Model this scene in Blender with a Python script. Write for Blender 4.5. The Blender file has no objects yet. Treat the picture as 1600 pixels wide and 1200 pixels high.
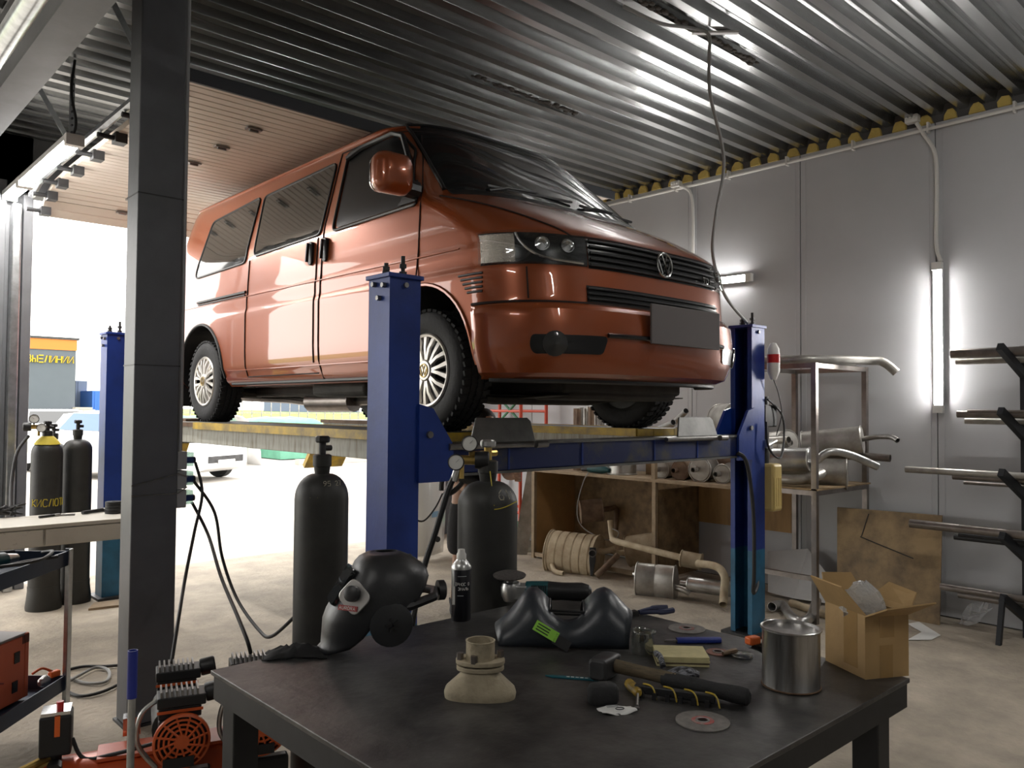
import bpy, bmesh, math, random
from mathutils import Matrix, Vector
random.seed(7)
PI = math.pi
SC = bpy.context.scene
COL = SC.collection

# ------------------------------------------------------------------ camera
FPX, PITCH, ROLL, YAW, EYE = 1256.27, 1.733, 0.4347, 42.682, 1.581
_ya, _pi, _ro = math.radians(YAW), math.radians(PITCH), math.radians(ROLL)
FW = Vector((math.sin(_ya)*math.cos(_pi), math.cos(_ya)*math.cos(_pi), math.sin(_pi)))
_r0 = Vector((math.cos(_ya), -math.sin(_ya), 0)); _u0 = _r0.cross(FW)
RT = math.cos(_ro)*_r0 + math.sin(_ro)*_u0
UP = -math.sin(_ro)*_r0 + math.cos(_ro)*_u0
CAMP = Vector((0, 0, EYE))
cd = bpy.data.cameras.new('camera'); cam = bpy.data.objects.new('camera', cd); COL.objects.link(cam)
cd.sensor_width = 36; cd.lens = FPX/1600*36; cd.clip_start = .05; cd.clip_end = 500
cam.matrix_world = Matrix(((RT.x, UP.x, -FW.x, 0), (RT.y, UP.y, -FW.y, 0), (RT.z, UP.z, -FW.z, EYE), (0, 0, 0, 1)))
SC.camera = cam

# ------------------------------------------------------------------ world and exposure
wd = bpy.data.worlds.new('overcast_sky'); SC.world = wd; wd.use_nodes = True
_n = wd.node_tree.nodes; _n.clear()
_bg = _n.new('ShaderNodeBackground'); _wo = _n.new('ShaderNodeOutputWorld')
_bg.inputs[0].default_value = (1.0, 0.975, 0.94, 1); _bg.inputs[1].default_value = 2.5
wd.node_tree.links.new(_bg.outputs[0], _wo.inputs[0])
SC.view_settings.view_transform = 'Standard'; SC.view_settings.look = 'None'
SC.view_settings.exposure = 1.0; SC.view_settings.gamma = 1.0; SC.view_settings.use_curve_mapping = False

# a point of the place from where the photograph shows it, on a known plane
def at(x, y, X=None, Y=None, Z=None):
    d = FW + RT*((x-800)/FPX) - UP*((y-600)/FPX)
    if X is not None: t = (X-CAMP.x)/d.x
    elif Y is not None: t = (Y-CAMP.y)/d.y
    else: t = (Z-CAMP.z)/d.z
    return CAMP + d*t

# ------------------------------------------------------------------ materials
MATS = {}
def mat(name, col, rough=.6, metal=0., var=0., vscale=6., bump=0., bscale=40., col2=None, spec=.5, coat=0., streak=None, alpha=None, trans=0., emit=None, es=0., lo=.35, hi=.65):
    if name in MATS: return MATS[name]
    m = bpy.data.materials.new(name); m.use_nodes = True
    nt = m.node_tree; b = nt.nodes['Principled BSDF']
    b.inputs['Base Color'].default_value = (*col, 1); b.inputs['Roughness'].default_value = rough; b.inputs['Metallic'].default_value = metal
    b.inputs['Specular IOR Level'].default_value = spec
    if coat: b.inputs['Coat Weight'].default_value = coat; b.inputs['Coat Roughness'].default_value = .03
    if trans: b.inputs['Transmission Weight'].default_value = trans
    if alpha is not None: b.inputs['Alpha'].default_value = alpha
    if emit: b.inputs['Emission Color'].default_value = (*emit, 1); b.inputs['Emission Strength'].default_value = es
    if var or col2 or bump:
        tc = nt.nodes.new('ShaderNodeTexCoord'); mp = nt.nodes.new('ShaderNodeMapping')
        nt.links.new(tc.outputs['Object'], mp.inputs[0])
        if streak: mp.inputs['Scale'].default_value = streak
    if var or col2:
        nz = nt.nodes.new('ShaderNodeTexNoise'); nz.inputs['Scale'].default_value = vscale; nz.inputs['Detail'].default_value = 6; nz.inputs['Roughness'].default_value = .62
        rp = nt.nodes.new('ShaderNodeValToRGB')
        c2 = col2 if col2 else tuple(c*(1-var) for c in col)
        rp.color_ramp.elements[0].position = lo; rp.color_ramp.elements[1].position = hi
        rp.color_ramp.elements[0].color = (*c2, 1); rp.color_ramp.elements[1].color = (*col, 1)
        nt.links.new(mp.outputs[0], nz.inputs[0]); nt.links.new(nz.outputs[0], rp.inputs[0]); nt.links.new(rp.outputs[0], b.inputs['Base Color'])
    if bump:
        n2 = nt.nodes.new('ShaderNodeTexNoise'); n2.inputs['Scale'].default_value = bscale; n2.inputs['Detail'].default_value = 5
        bp = nt.nodes.new('ShaderNodeBump'); bp.inputs['Strength'].default_value = bump; bp.inputs['Distance'].default_value = .01
        nt.links.new(mp.outputs[0], n2.inputs[0]); nt.links.new(n2.outputs[0], bp.inputs['Height']); nt.links.new(bp.outputs[0], b.inputs['Normal'])
    MATS[name] = m
    return m
def lamp_mat(name, col, s): return mat(name, (1, 1, 1), emit=col, es=s)
def glass_mat(name, col=(1, 1, 1), trans=.75, rough=.03):
    if name in MATS: return MATS[name]
    m = bpy.data.materials.new(name); m.use_nodes = True; nt = m.node_tree; nt.nodes.clear()
    o = nt.nodes.new('ShaderNodeOutputMaterial'); mx = nt.nodes.new('ShaderNodeMixShader'); t = nt.nodes.new('ShaderNodeBsdfTransparent'); g = nt.nodes.new('ShaderNodeBsdfGlossy')
    t.inputs[0].default_value = (*col, 1); g.inputs['Roughness'].default_value = rough; g.inputs[0].default_value = (.9, .9, .9, 1)
    mx.inputs[0].default_value = 1-trans
    nt.links.new(t.outputs[0], mx.inputs[1]); nt.links.new(g.outputs[0], mx.inputs[2]); nt.links.new(mx.outputs[0], o.inputs[0])
    MATS[name] = m; return m

# ------------------------------------------------------------------ mesh builder
XF = {}
def xf(o): return XF.get(o.name, Matrix())
class MB:
    def __init__(s): s.v = []; s.f = []
    def add(s, vs, fs, M=None):
        k = len(s.v)
        s.v += [tuple(M @ Vector(p)) if M else tuple(p) for p in vs]
        s.f += [tuple(i+k for i in f) for f in fs]
        return s
    def box(s, c, d, M=None):
        x, y, z = (q/2 for q in d); a, b, e = c
        vs = [(a+i*x, b+j*y, e+k*z) for k in (-1, 1) for j in (-1, 1) for i in (-1, 1)]
        return s.add(vs, [(0, 2, 3, 1), (4, 5, 7, 6), (0, 1, 5, 4), (2, 6, 7, 3), (0, 4, 6, 2), (1, 3, 7, 5)], M)
    def box2(s, a, b, M=None):
        return s.box([(a[i]+b[i])/2 for i in range(3)], [abs(b[i]-a[i]) for i in range(3)], M)
    def bar(s, p, q, w, h, up=(0, 0, 1)):          # rectangular bar between two points
        p = Vector(p); q = Vector(q); d = (q-p); L = d.length; d.normalize()
        u = Vector(up)
        if abs(d.dot(u)) > .98: u = Vector((1, 0, 0))
        r = d.cross(u).normalized(); u = r.cross(d)
        M = Matrix(((d.x, r.x, u.x, p.x), (d.y, r.y, u.y, p.y), (d.z, r.z, u.z, p.z), (0, 0, 0, 1)))
        return s.box((L/2, 0, 0), (L, w, h), M)
    def tube(s, pts, r, n=10, caps=True, closed=False, sq=None):
        P = [Vector(p) for p in pts]; N = len(P)
        rs = r if isinstance(r, (list, tuple)) else [r]*N
        T = []
        for i in range(N):
            if closed: d = P[(i+1) % N]-P[i-1]
            else: d = P[min(i+1, N-1)]-P[max(i-1, 0)]
            T.append(d.normalized() if d.length > 1e-9 else Vector((0, 0, 1)))
        u = Vector((0, 0, 1)) if abs(T[0].z) < .9 else Vector((1, 0, 0))
        u = (u-T[0]*u.dot(T[0])).normalized()
        k = len(s.v)
        for i in range(N):
            u = (u-T[i]*u.dot(T[i]))
            u = u.normalized() if u.length > 1e-6 else T[i].orthogonal().normalized()
            w = T[i].cross(u)
            for j in range(n):
                a = 2*PI*j/n; e = (sq if sq else 1)
                s.v.append(tuple(P[i]+rs[i]*(math.cos(a)*u+e*math.sin(a)*w)))
        for i in range(N if closed else N-1):
            a = k+i*n; b = k+((i+1) % N)*n
            for j in range(n): s.f.append((a+j, a+(j+1) % n, b+(j+1) % n, b+j))
        if caps and not closed:
            s.f.append(tuple(k+j for j in range(n))[::-1]); s.f.append(tuple(k+(N-1)*n+j for j in range(n)))
        return s
    def cyl(s, p, q, r, r2=None, n=16, caps=True): return s.tube([p, q], [r, r if r2 is None else r2], n, caps)
    def pipe(s, pts, r, t=.002, n=12):             # open hollow pipe with inner wall
        P = [Vector(p) for p in pts]
        k = len(s.v); s.tube(P, r, n, False); k2 = len(s.v); s.tube(P, r-t, n, False)
        N = len(P)
        for base in (0, N-1):
            for j in range(n): s.f.append((k+base*n+j, k+base*n+(j+1) % n, k2+base*n+(j+1) % n, k2+base*n+j))
        return s
    def lathe(s, prof, n=24, M=None, caps=True):   # profile (r, z) around local z
        vs = []; fs = []
        for r, z in prof:
            for j in range(n): a = 2*PI*j/n; vs.append((r*math.cos(a), r*math.sin(a), z))
        for i in range(len(prof)-1):
            for j in range(n): fs.append((i*n+j, i*n+(j+1) % n, (i+1)*n+(j+1) % n, (i+1)*n+j))
        if caps:
            if prof[0][0] > 1e-5: fs.append(tuple(range(n))[::-1])
            if prof[-1][0] > 1e-5: fs.append(tuple((len(prof)-1)*n+j for j in range(n)))
        return s.add(vs, fs, M)
    def prism(s, out, z0, z1, M=None):
        n = len(out); vs = [(x, y, z0) for x, y in out]+[(x, y, z1) for x, y in out]
        fs = [tuple(range(n))[::-1], tuple(range(n, 2*n))]+[(i, (i+1) % n, n+(i+1) % n, n+i) for i in range(n)]
        return s.add(vs, fs, M)
    def loft(s, rings, caps=True, closed=True):
        k = len(s.v); n = len(rings[0])
        for r in rings: s.v += [tuple(p) for p in r]
        for i in range(len(rings)-1):
            for j in range(n if closed else n-1): s.f.append((k+i*n+j, k+i*n+(j+1) % n, k+(i+1)*n+(j+1) % n, k+(i+1)*n+j))
        if caps and closed: s.f.append(tuple(k+j for j in range(n))[::-1]); s.f.append(tuple(k+(len(rings)-1)*n+j for j in range(n)))
        return s
    def sphere(s, c, r, n=16, m=10, sc=(1, 1, 1), M=None):
        prof = [(math.sin(PI*i/m), -math.cos(PI*i/m)) for i in range(m+1)]
        vs = []; fs = []
        for q, z in prof:
            for j in range(n): a = 2*PI*j/n; vs.append((c[0]+r*sc[0]*q*math.cos(a), c[1]+r*sc[1]*q*math.sin(a), c[2]+r*sc[2]*z))
        for i in range(m):
            for j in range(n): fs.append((i*n+j, i*n+(j+1) % n, (i+1)*n+(j+1) % n, (i+1)*n+j))
        return s.add(vs, fs, M)
    def mesh(s, name):
        me = bpy.data.meshes.new(name); me.from_pydata(s.v, [], s.f); me.validate(); return me
    def build(s, name, m, parent=None, smooth=35, bev=0, solid=0, local=False, weld=False):
        v = s.v
        if parent is not None and not local:
            I = xf(parent).inverted(); s.v = [tuple(I @ Vector(p)) for p in v]
        me = s.mesh(name); s.v = v
        if weld:
            bm = bmesh.new(); bm.from_mesh(me); bmesh.ops.remove_doubles(bm, verts=bm.verts, dist=1e-5); bmesh.ops.recalc_face_normals(bm, faces=bm.faces); bm.to_mesh(me); bm.free()
        else:
            bm = bmesh.new(); bm.from_mesh(me); bmesh.ops.recalc_face_normals(bm, faces=bm.faces); bm.to_mesh(me); bm.free()
        o = bpy.data.objects.new(name, me); COL.objects.link(o)
        if m: me.materials.append(m if not isinstance(m, str) else MATS[m])
        if smooth:
            me.polygons.foreach_set('use_smooth', [True]*len(me.polygons)); me.set_sharp_from_angle(angle=math.radians(smooth))
        if solid:
            q = o.modifiers.new('thick', 'SOLIDIFY'); q.thickness = solid; q.offset = -1
        if bev:
            q = o.modifiers.new('edge', 'BEVEL'); q.width = bev; q.segments = 2; q.limit_method = 'ANGLE'; q.angle_limit = math.radians(40)
        if parent is not None: o.parent = parent; XF[o.name] = xf(parent)
        return o
def tag(o, label=None, cat=None, group=None, kind=None):
    if label: o['label'] = label
    if cat: o['category'] = cat
    if group: o['group'] = group
    if kind: o['kind'] = kind
    return o
def thing(name, label, cat, loc=(0, 0, 0), rotz=0, group=None, M=None):
    o = bpy.data.objects.new(name, None); COL.objects.link(o); o.empty_display_size = .1
    m = M if M is not None else Matrix.Translation(loc) @ Matrix.Rotation(rotz, 4, 'Z')
    o.matrix_world = m; XF[o.name] = m.copy()
    return tag(o, label, cat, group)
def dup(root, M=None, label=None, group=None):
    r = root.copy(); COL.objects.link(r)
    if M is not None: r.matrix_world = M
    XF[r.name] = M.copy() if M is not None else xf(root)
    if label: r['label'] = label
    if group: r['group'] = group
    for ch in list(root.children):
        c = ch.copy(); COL.objects.link(c); c.parent = r; XF[c.name] = XF[r.name]
        for g in list(ch.children):
            d = g.copy(); COL.objects.link(d); d.parent = c; XF[d.name] = XF[r.name]
    return r
def TR(x, y, z, rz=0, rx=0, ry=0): return Matrix.Translation((x, y, z)) @ Matrix.Rotation(rz, 4, 'Z') @ Matrix.Rotation(ry, 4, 'Y') @ Matrix.Rotation(rx, 4, 'X')
def frame(o, z, x=None):                            # matrix with local z along z, origin o
    z = Vector(z).normalized(); x = Vector(x) if x is not None else (Vector((1, 0, 0)) if abs(z.x) < .9 else Vector((0, 1, 0)))
    if abs(x.normalized().dot(z)) > .999: x = z.orthogonal()
    x = (x-z*x.dot(z)).normalized(); y = z.cross(x)
    return Matrix(((x.x, y.x, z.x, o[0]), (x.y, y.y, z.y, o[1]), (x.z, y.z, z.z, o[2]), (0, 0, 0, 1)))
def smooth_path(pts, k=8):
    P = [Vector(p) for p in pts]; out = []
    for i in range(len(P)-1):
        a = P[max(i-1, 0)]; b = P[i]; c = P[i+1]; d = P[min(i+2, len(P)-1)]
        for j in range(k):
            t = j/k; out.append(.5*((2*b)+(c-a)*t+(2*a-5*b+4*c-d)*t*t+(3*b-a-3*c+d)*t**3))
    out.append(P[-1]); return out
def rrect(w, h, r, n=4, cx=0, cy=0):
    o = []
    for sx, sy, a0 in ((1, 1, 0), (-1, 1, 90), (-1, -1, 180), (1, -1, 270)):
        for i in range(n+1):
            a = math.radians(a0+90*i/n); o.append((cx+sx*(w/2-r)+r*math.cos(a), cy+sy*(h/2-r)+r*math.sin(a)))
    return o
# block letters drawn as strokes in a unit cell (0..1 wide, 0..1 high)
GL = {'V': [[(0, 1), (.5, 0), (1, 1)]], 'W': [[(0, 1), (.27, 0), (.5, .6), (.73, 0), (1, 1)]], 'T': [[(0, 1), (1, 1)], [(.5, 1), (.5, 0)]], 'D': [[(0, 0), (0, 1), (.7, 1), (1, .7), (1, .3), (.7, 0), (0, 0)]], 'I': [[(.5, 0), (.5, 1)]],
      'В': [[(0, 0), (0, 1), (.75, 1), (.9, .78), (.75, .54), (0, .54)], [(.75, .54), (1, .28), (.75, 0), (0, 0)]], 'Ы': [[(0, 1), (0, 0), (.5, 0), (.6, .25), (.5, .5), (0, .5)], [(1, 0), (1, 1)]], 'Е': [[(1, 1), (0, 1)], [(.9, .5), (0, .5)], [(1, 0), (0, 0)]],
      'Л': [[(0, 0), (.45, 1), (1, 1), (1, 0)]], 'И': [[(0, 1), (0, 0), (1, 1), (1, 0)]], 'Н': [[(0, 0), (0, 1)], [(1, 0), (1, 1)], [(0, .5), (1, .5)]], 'К': [[(0, 0), (0, 1)], [(1, 1), (0, .5), (1, 0)]], 'С': [[(1, .85), (.8, 1), (.2, 1), (0, .7), (0, .3), (.2, 0), (.8, 0), (1, .15)]],
      'Р': [[(0, 0), (0, 1), (.8, 1), (1, .75), (.8, .45), (0, .45)]], 'О': [[(.2, 0), (0, .3), (0, .7), (.2, 1), (.8, 1), (1, .7), (1, .3), (.8, 0), (.2, 0)]], 'П': [[(0, 0), (0, 1), (1, 1), (1, 0)]], 'А': [[(0, 0), (.5, 1), (1, 0)], [(.2, .35), (.8, .35)]], 'М': [[(0, 0), (0, 1), (.5, .4), (1, 1), (1, 0)]], 'Э': [[(0, .85), (.2, 1), (.8, 1), (1, .7), (1, .3), (.8, 0), (.2, 0), (0, .15)], [(.4, .5), (1, .5)]], 'Ь': [[(0, 1), (0, 0), (.8, 0), (1, .25), (.8, .5), (0, .5)]], 'Й': [[(0, 1), (0, 0), (1, 1), (1, 0)], [(.3, 1.2), (.7, 1.2)]],
      '6': [[(.8, 1), (.2, .7), (0, .3), (.2, 0), (.8, 0), (1, .25), (.8, .5), (.1, .45)]], '4': [[(.7, 0), (.7, 1), (0, .35), (1, .35)]], '+': [[(.5, .2), (.5, .8)], [(.2, .5), (.8, .5)]], '9': [[(.2, 0), (.8, .3), (1, .7), (.8, 1), (.2, 1), (0, .75), (.2, .5), (.9, .55)]], '5': [[(1, 1), (.1, 1), (0, .55), (.8, .6), (1, .3), (.8, 0), (0, 0)]], '2': [[(0, .8), (.3, 1), (.8, 1), (1, .7), (0, 0), (1, 0)]], '7': [[(0, 1), (1, 1), (.4, 0)]], '3': [[(0, 1), (1, 1), (.5, .6), (1, .3), (.7, 0), (0, .1)]], '8': [[(.5, .5), (.1, .75), (.5, 1), (.9, .75), (.5, .5), (0, .25), (.5, 0), (1, .25), (.5, .5)]], 'A': [[(0, 0), (.5, 1), (1, 0)], [(.2, .35), (.8, .35)]], 'R': [[(0, 0), (0, 1), (.8, 1), (1, .75), (.8, .5), (0, .5)], [(.5, .5), (1, 0)]], 'U': [[(0, 1), (0, .2), (.3, 0), (.7, 0), (1, .2), (1, 1)]], 'O': [[(.2, 0), (0, .3), (0, .7), (.2, 1), (.8, 1), (1, .7), (1, .3), (.8, 0), (.2, 0)]]}
def letters(txt, M, cw, ch, gap, r, conform=None, flat=.3):
    mb = MB(); x = 0
    for c in txt:
        for st in GL.get(c, []):
            pts = [(x+px*cw, py*ch, 0) for px, py in st]
            pts = [conform(*p) for p in pts] if conform else [M @ Vector(p) for p in pts]
            if len(pts) > 1: mb.tube(pts, r, 6)
        x += cw+gap
    return mb
# shared colours
mat('van_paint', (.34, .074, .017), .30, .35, coat=1., var=.06, vscale=300)
mat('black_plastic', (.012, .012, .013), .45); mat('rubber', (.014, .014, .015), .75, bump=.3, bscale=60)
mat('dark_glass', (.012, .014, .015), .03, 0, spec=.7); mat('fog_glass', (.06, .06, .06), .08, .3); mat('privacy_glass', (.03, .03, .028), .05, 0, spec=1.0)
mat('chrome', (.8, .8, .8), .12, 1.); mat('alloy', (.55, .54, .52), .33, .8)
mat('lift_blue', (.012, .045, .27), .38, .1, var=.35, vscale=3, bump=.08, bscale=30)
mat('lift_teal', (.02, .13, .24), .45, .1, var=.4, vscale=5)
mat('steel', (.33, .32, .31), .38, .9, var=.4, vscale=9); mat('dark_steel', (.06, .06, .062), .5, .6, var=.4, vscale=9)
mat('steel_tube', (.30, .27, .25), .35, .9, var=.35, vscale=7); mat('aluminium', (.62, .62, .61), .34, .9, var=.3, vscale=10)
mat('galvanised', (.56, .58, .59), .30, .9, var=.3, vscale=14)
mat('white_plastic', (.7, .69, .66), .5); mat('grey_plastic', (.32, .33, .34), .5); mat('cable_black', (.015, .015, .016), .55); mat('cable_grey', (.30, .30, .29), .5)
mat('yellow_paint', (.62, .40, .02), .5, var=.5, vscale=8, col2=(.25, .17, .04)); mat('orange_paint', (.62, .11, .025), .4, var=.2, vscale=10)
# ================================================================== the setting
mat('concrete', (.48, .415, .33), .85, col2=(.27, .235, .19), vscale=3.5, bump=.9, bscale=30, lo=.25, hi=.7)
mat('wall_panel', (.50, .51, .53), .55, var=.06, vscale=1.5)
mat('decking', (.68, .69, .69), .22, .95, var=.45, vscale=1.1, streak=(.25, 1.6, 1), bump=.04, bscale=6)
mat('frame_dark', (.05, .055, .065), .6); mat('grey_steel_paint', (.16, .165, .175), .5, var=.25, vscale=3)
mat('foam', (.56, .42, .12), .9, bump=.8, bscale=50); mat('mortar', (.10, .10, .10), .9)
mat('door_beige', (.60, .53, .45), .45, var=.05, vscale=2); mat('door_groove', (.16, .14, .13), .7)
mat('yard', (.46, .43, .39), .9, var=.2, vscale=.6, bump=.3, bscale=12)
XW, YG, ZC = 6.69, 8.0, 3.92
o = MB().box2((-6, -5, -.3), (XW+.3, YG+.15, 0)).build('floor', 'concrete', smooth=0); tag(o, kind='structure')
# corrugated roof decking: trapezoidal ribs running towards the right wall
def decking():
    mb = MB(); pit = .1875; y = -5.0; prof = []
    while y < YG+.3:
        prof += [(y, .0), (y+.062, .0), (y+.078, .072), (y+.108, .075), (y+.122, .068), (y+.1515, .075), (y+.1715, .072)]; y += pit
    xs = [-6, 0, 3.2, XW+.25]
    rings = [[(x, yy, ZC+zz) for yy, zz in prof] for x in xs]
    mb.loft(rings, caps=False, closed=False)
    return mb
o = decking().build('ceiling', 'decking', smooth=20); tag(o, kind='structure')
o = MB().box2((-6, -5, ZC+.10), (XW+.3, YG+.3, ZC+.3)).build('roof_cover', 'grey_steel_paint', o, smooth=0)
# perforated dirt lines where sheets lap, screwed to the ribs
wr = MB().box2((XW+.02, -5, 0), (XW+.22, YG+.2, ZC+.1)).build('wall_right', 'mortar', smooth=0); tag(wr, kind='structure')
js = [8.15, 6.9, 5.77, 4.63, 3.49, 2.36, 1.2, .05, -1.1, -2.3, -3.5, -5]
for a, b in zip(js[1:], js[:-1]):
    MB().box2((XW, a+.004, .01), (XW+.02, b-.004, 3.855)).build('panel', 'wall_panel', wr, smooth=0, bev=.002)
for a in (4.63, 3.49, 2.36):                       # cover strips beside the joints
    MB().box2((XW-.003, a-.052, .02), (XW, a-.046, 3.85)).box2((XW-.003, a+.046, .02), (XW, a+.05, 3.85)).build('joint_strip', 'wall_panel', wr, smooth=0)
for i in range(44):                                # rigid foam plugs in the rib ends above the wall
    y = -5+.1875*(i+26)+.125+(random.random()-.5)*.02
    if y > 8: break
    w = .05+.012*random.random(); h = .066+.008*random.random()
    mb = MB(); out = [(-w, 0), (-w*.8, h*.6), (-w*.45, h), (w*.4, h*1.02), (w*.85, h*.55), (w*1.02, 0)]
    out = [(p+random.uniform(-.008, .008), q+(random.uniform(-.01, .004) if q else -.006)) for p, q in out]
    mb.prism(out, 0, .05+random.random()*.03, frame((XW-.012, y, 3.862), (1, 0, 0), (0, 1, 0))).build('foam_plug', 'foam', wr, smooth=0)
# rear wall with the gate openings
wb = MB()
wb.box2((1.20, YG, 0), (1.645, YG+.2, ZC)).box2((5.75, YG, 0), (XW+.02, YG+.2, ZC)).box2((-6, YG, 3.42), (XW, YG+.2, ZC))
o = wb.build('wall_rear', 'grey_steel_paint', smooth=0, bev=.004); tag(o, kind='structure')
MB().box2((1.12, YG-.06, 0), (1.44, YG+.02, 3.5)).box2((1.57, YG-.05, 0), (1.645, YG+.01, 3.4)).build('jamb', 'grey_steel_paint', o, smooth=0, bev=.006)
MB().box2((1.475, YG-.12, 0), (1.545, YG-.02, 3.3)).build('guide_rail', 'galvanised', o, smooth=0, bev=.01)
MB().box2((5.75, YG-.05, 0), (5.85, YG+.01, 3.4)).build('jamb', 'frame_dark', o, smooth=0)
o = MB().box2((-6.2, -5.2, 0), (-6, YG+.2, ZC+.1)).build('wall_left', 'wall_panel', smooth=0); tag(o, kind='structure')
o = MB().box2((-6, -5.2, 0), (XW+.2, -5, ZC+.1)).build('wall_front', 'wall_panel', smooth=0); tag(o, kind='structure')
# overhead sectional door, open under the roof, its last section curving down into the gateway
dr = thing('sectional_door', 'beige ribbed overhead garage door, open under the metal roof', 'garage door', (3.7, 6.2, 3.3))
DX0, DX1 = 1.68, 5.35
path = []                                          # (Y, Z) along the door underside from the inner end to the gate
yy = 4.52
path += [(4.52, 3.42), (7.25, 3.42)]
for i in range(1, 9):
    t = i/8*PI/2*.98; path.append((7.25+.62*math.sin(t), 2.80+.62*math.cos(t)+.0))
path.append((7.885, 2.55+.62-.02))
path = [(4.52, 3.42), (5.03, 3.42), (5.54, 3.42), (6.05, 3.42), (6.56, 3.42), (7.07, 3.418), (7.45, 3.40), (7.72, 3.335), (7.88, 3.22)]
for i in range(len(path)-1):
    (y0, z0), (y1, z1) = path[i], path[i+1]; L = math.hypot(y1-y0, z1-z0); d = Vector((0, (y1-y0)/L, (z1-z0)/L)); n = Vector((0, -d.z, d.y))
    P = lambda s, h, x: (x, y0+d.y*s+n.y*h, z0+d.z*s+n.z*h)
    mb = MB(); prof = [(.004, .04), (.004, .004)]; k = max(2, round(L/.085)); st = L/k
    for j in range(k):
        a = .004+j*st if j else .004
        prof += [(a+(.006 if j else 0), 0), ((j+1)*st-.006 if j < k-1 else L-.004, 0)]
        if j < k-1: prof += [((j+1)*st-.001, .006), ((j+1)*st+.001, .006)]
    prof.append((L-.004, .04))
    mb.loft([[P(s, h, x) for s, h in prof] for x in (DX0, DX1)], caps=True)
    mb.build('door_section', 'door_beige', dr, smooth=0)
    MB().loft([[P(s, h, x) for s, h in ((-.004, .012), (.006, .012), (.006, .035), (-.004, .035))] for x in (DX0, DX1)]).build('section_joint', 'door_groove', dr, smooth=0)
    for hx in (DX0+.62, DX0+1.75, DX0+2.9):
        if i < len(path)-1 and i > 0:
            MB().box((hx, y0-.0, z0-.012), (.10, .05, .012)).cyl((hx-.03, y0, z0-.018), (hx+.03, y0, z0-.018), .012, n=8).build('hinge', 'steel', dr, smooth=0)
    MB().box((DX0+.02, (y0+y1)/2, (z0+z1)/2-.03), (.075, .09, .07)).cyl((DX0-.12, (y0+y1)/2, (z0+z1)/2-.03), (DX0, (y0+y1)/2, (z0+z1)/2-.03), .018, n=8).build('roller_bracket', 'dark_steel', dr, smooth=0)
MB().box2((DX0, 4.50, 3.40), (DX1, 4.52, 3.47)).build('end_cap', 'frame_dark', dr, smooth=0)
mb = MB(); tr = [(1.58, y, z+.015) for y, z in path[:-1]]
mb.tube([(1.58, 4.3, 3.435)]+tr[1:], .028, 6); mb.build('track', 'galvanised', dr, smooth=0)
for y, hl_ in ((4.75, 'punched steel angle bracing the door track right beside the steel column'), (6.4, 'punched steel angle bracing the door track above the tube lamp')):                               # hanger straps of punched angle carrying the track
    h = thing('track_hanger', hl_, 'bracket', (1.55, y, 3.44), group='track hangers of the garage door')
    MB().bar((1.55, y, 3.46), (1.55, y, 3.94), .035, .004, (0, 1, 0)).build('upright', 'galvanised', h, smooth=0)
    MB().bar((1.55, y, 3.46), (1.25, y-.05, 3.93), .035, .004, (0, 1, 0)).build('diagonal', 'galvanised', h, smooth=0)
    for k in range(9): MB().cyl((1.55, y-.0195, 3.5+k*.05), (1.55, y+.0195, 3.5+k*.05), .008, n=6).build('punched_hole', 'frame_dark', h, smooth=0)
# roof beam and the steel column between the bays
bm_ = thing('roof_beam', 'grey painted steel I-beam running under the roof decking', 'beam', (1.05, 5, 3.45))
MB().box2((.95, -4.9, 3.45), (1.13, YG, 3.47)).build('bottom_flange', 'grey_steel_paint', bm_, smooth=0)
MB().box2((1.03, -4.9, 3.47), (1.05, YG, 3.90)).build('web', 'grey_steel_paint', bm_, smooth=0)
MB().box2((.95, -4.9, 3.90), (1.13, YG, 3.919)).build('top_flange', 'grey_steel_paint', bm_, smooth=0)
MB().tube([(.80, -4.9, 3.36), (.80, YG-.05, 3.36)], .05, 16).build('conduit_pipe', 'galvanised', bm_)
CX0, CX1, CY0, CY1 = 1.318, 1.538, 4.18, 4.345
cl = thing('steel_column', 'tall grey painted box-section steel column standing beside the compressor', 'column', (1.428, 4.26, 0))
mat('column_paint', (.105, .11, .122), .45, var=.3, vscale=2.5, bump=.1, bscale=14)
MB().box2((CX0, CY0, .012), (CX1, CY1, ZC)).build('shaft', 'column_paint', cl, smooth=0, bev=.006)
MB().box2((CX0-.012, CY0-.012, 0), (CX1+.012, CY1+.012, .012)).build('base_plate', 'dark_steel', cl, smooth=0)
for z in (1.78, 2.64): MB().box2((CX0-.002, CY0-.002, z), (CX1+.002, CY1+.002, z+.006)).build('weld_seam', 'dark_steel', cl, smooth=0)
# ================================================================== the van
def _tab(tb):
    def lin(z):
        if z <= tb[0][0]: return tb[0][1]
        for (a, p), (b, q) in zip(tb[:-1], tb[1:]):
            if z <= b: return p+(q-p)*(z-a)/(b-a)
        return tb[-1][1]
    return lambda z: sum(lin(z+k*.006) for k in (-2, -1, 0, 1, 2))/5
VW = _tab([(.27, .84), (.31, .885), (.375, .902), (.395, .914), (.50, .920), (.795, .922), (.815, .912), (.905, .912), (.925, .906), (1.0, .904), (1.19, .893), (1.25, .885), (1.70, .775), (1.77, .752), (1.82, .715), (1.865, .635), (1.895, .52), (1.915, .38), (1.928, .2)])
VF = _tab([(.27, .80), (.30, .855), (.36, .885), (.48, .90), (.60, .885), (.625, .865), (.79, .85), (.90, .84), (.955, .825), (.99, .785), (1.03, .72), (1.08, .635), (1.13, .54), (1.18, .43), (1.22, .33), (1.25, .265), (1.28, .225), (1.74, -.30), (1.80, -.38), (1.85, -.48), (1.88, -.62), (1.91, -.9), (1.928, -1.3)])
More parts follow.
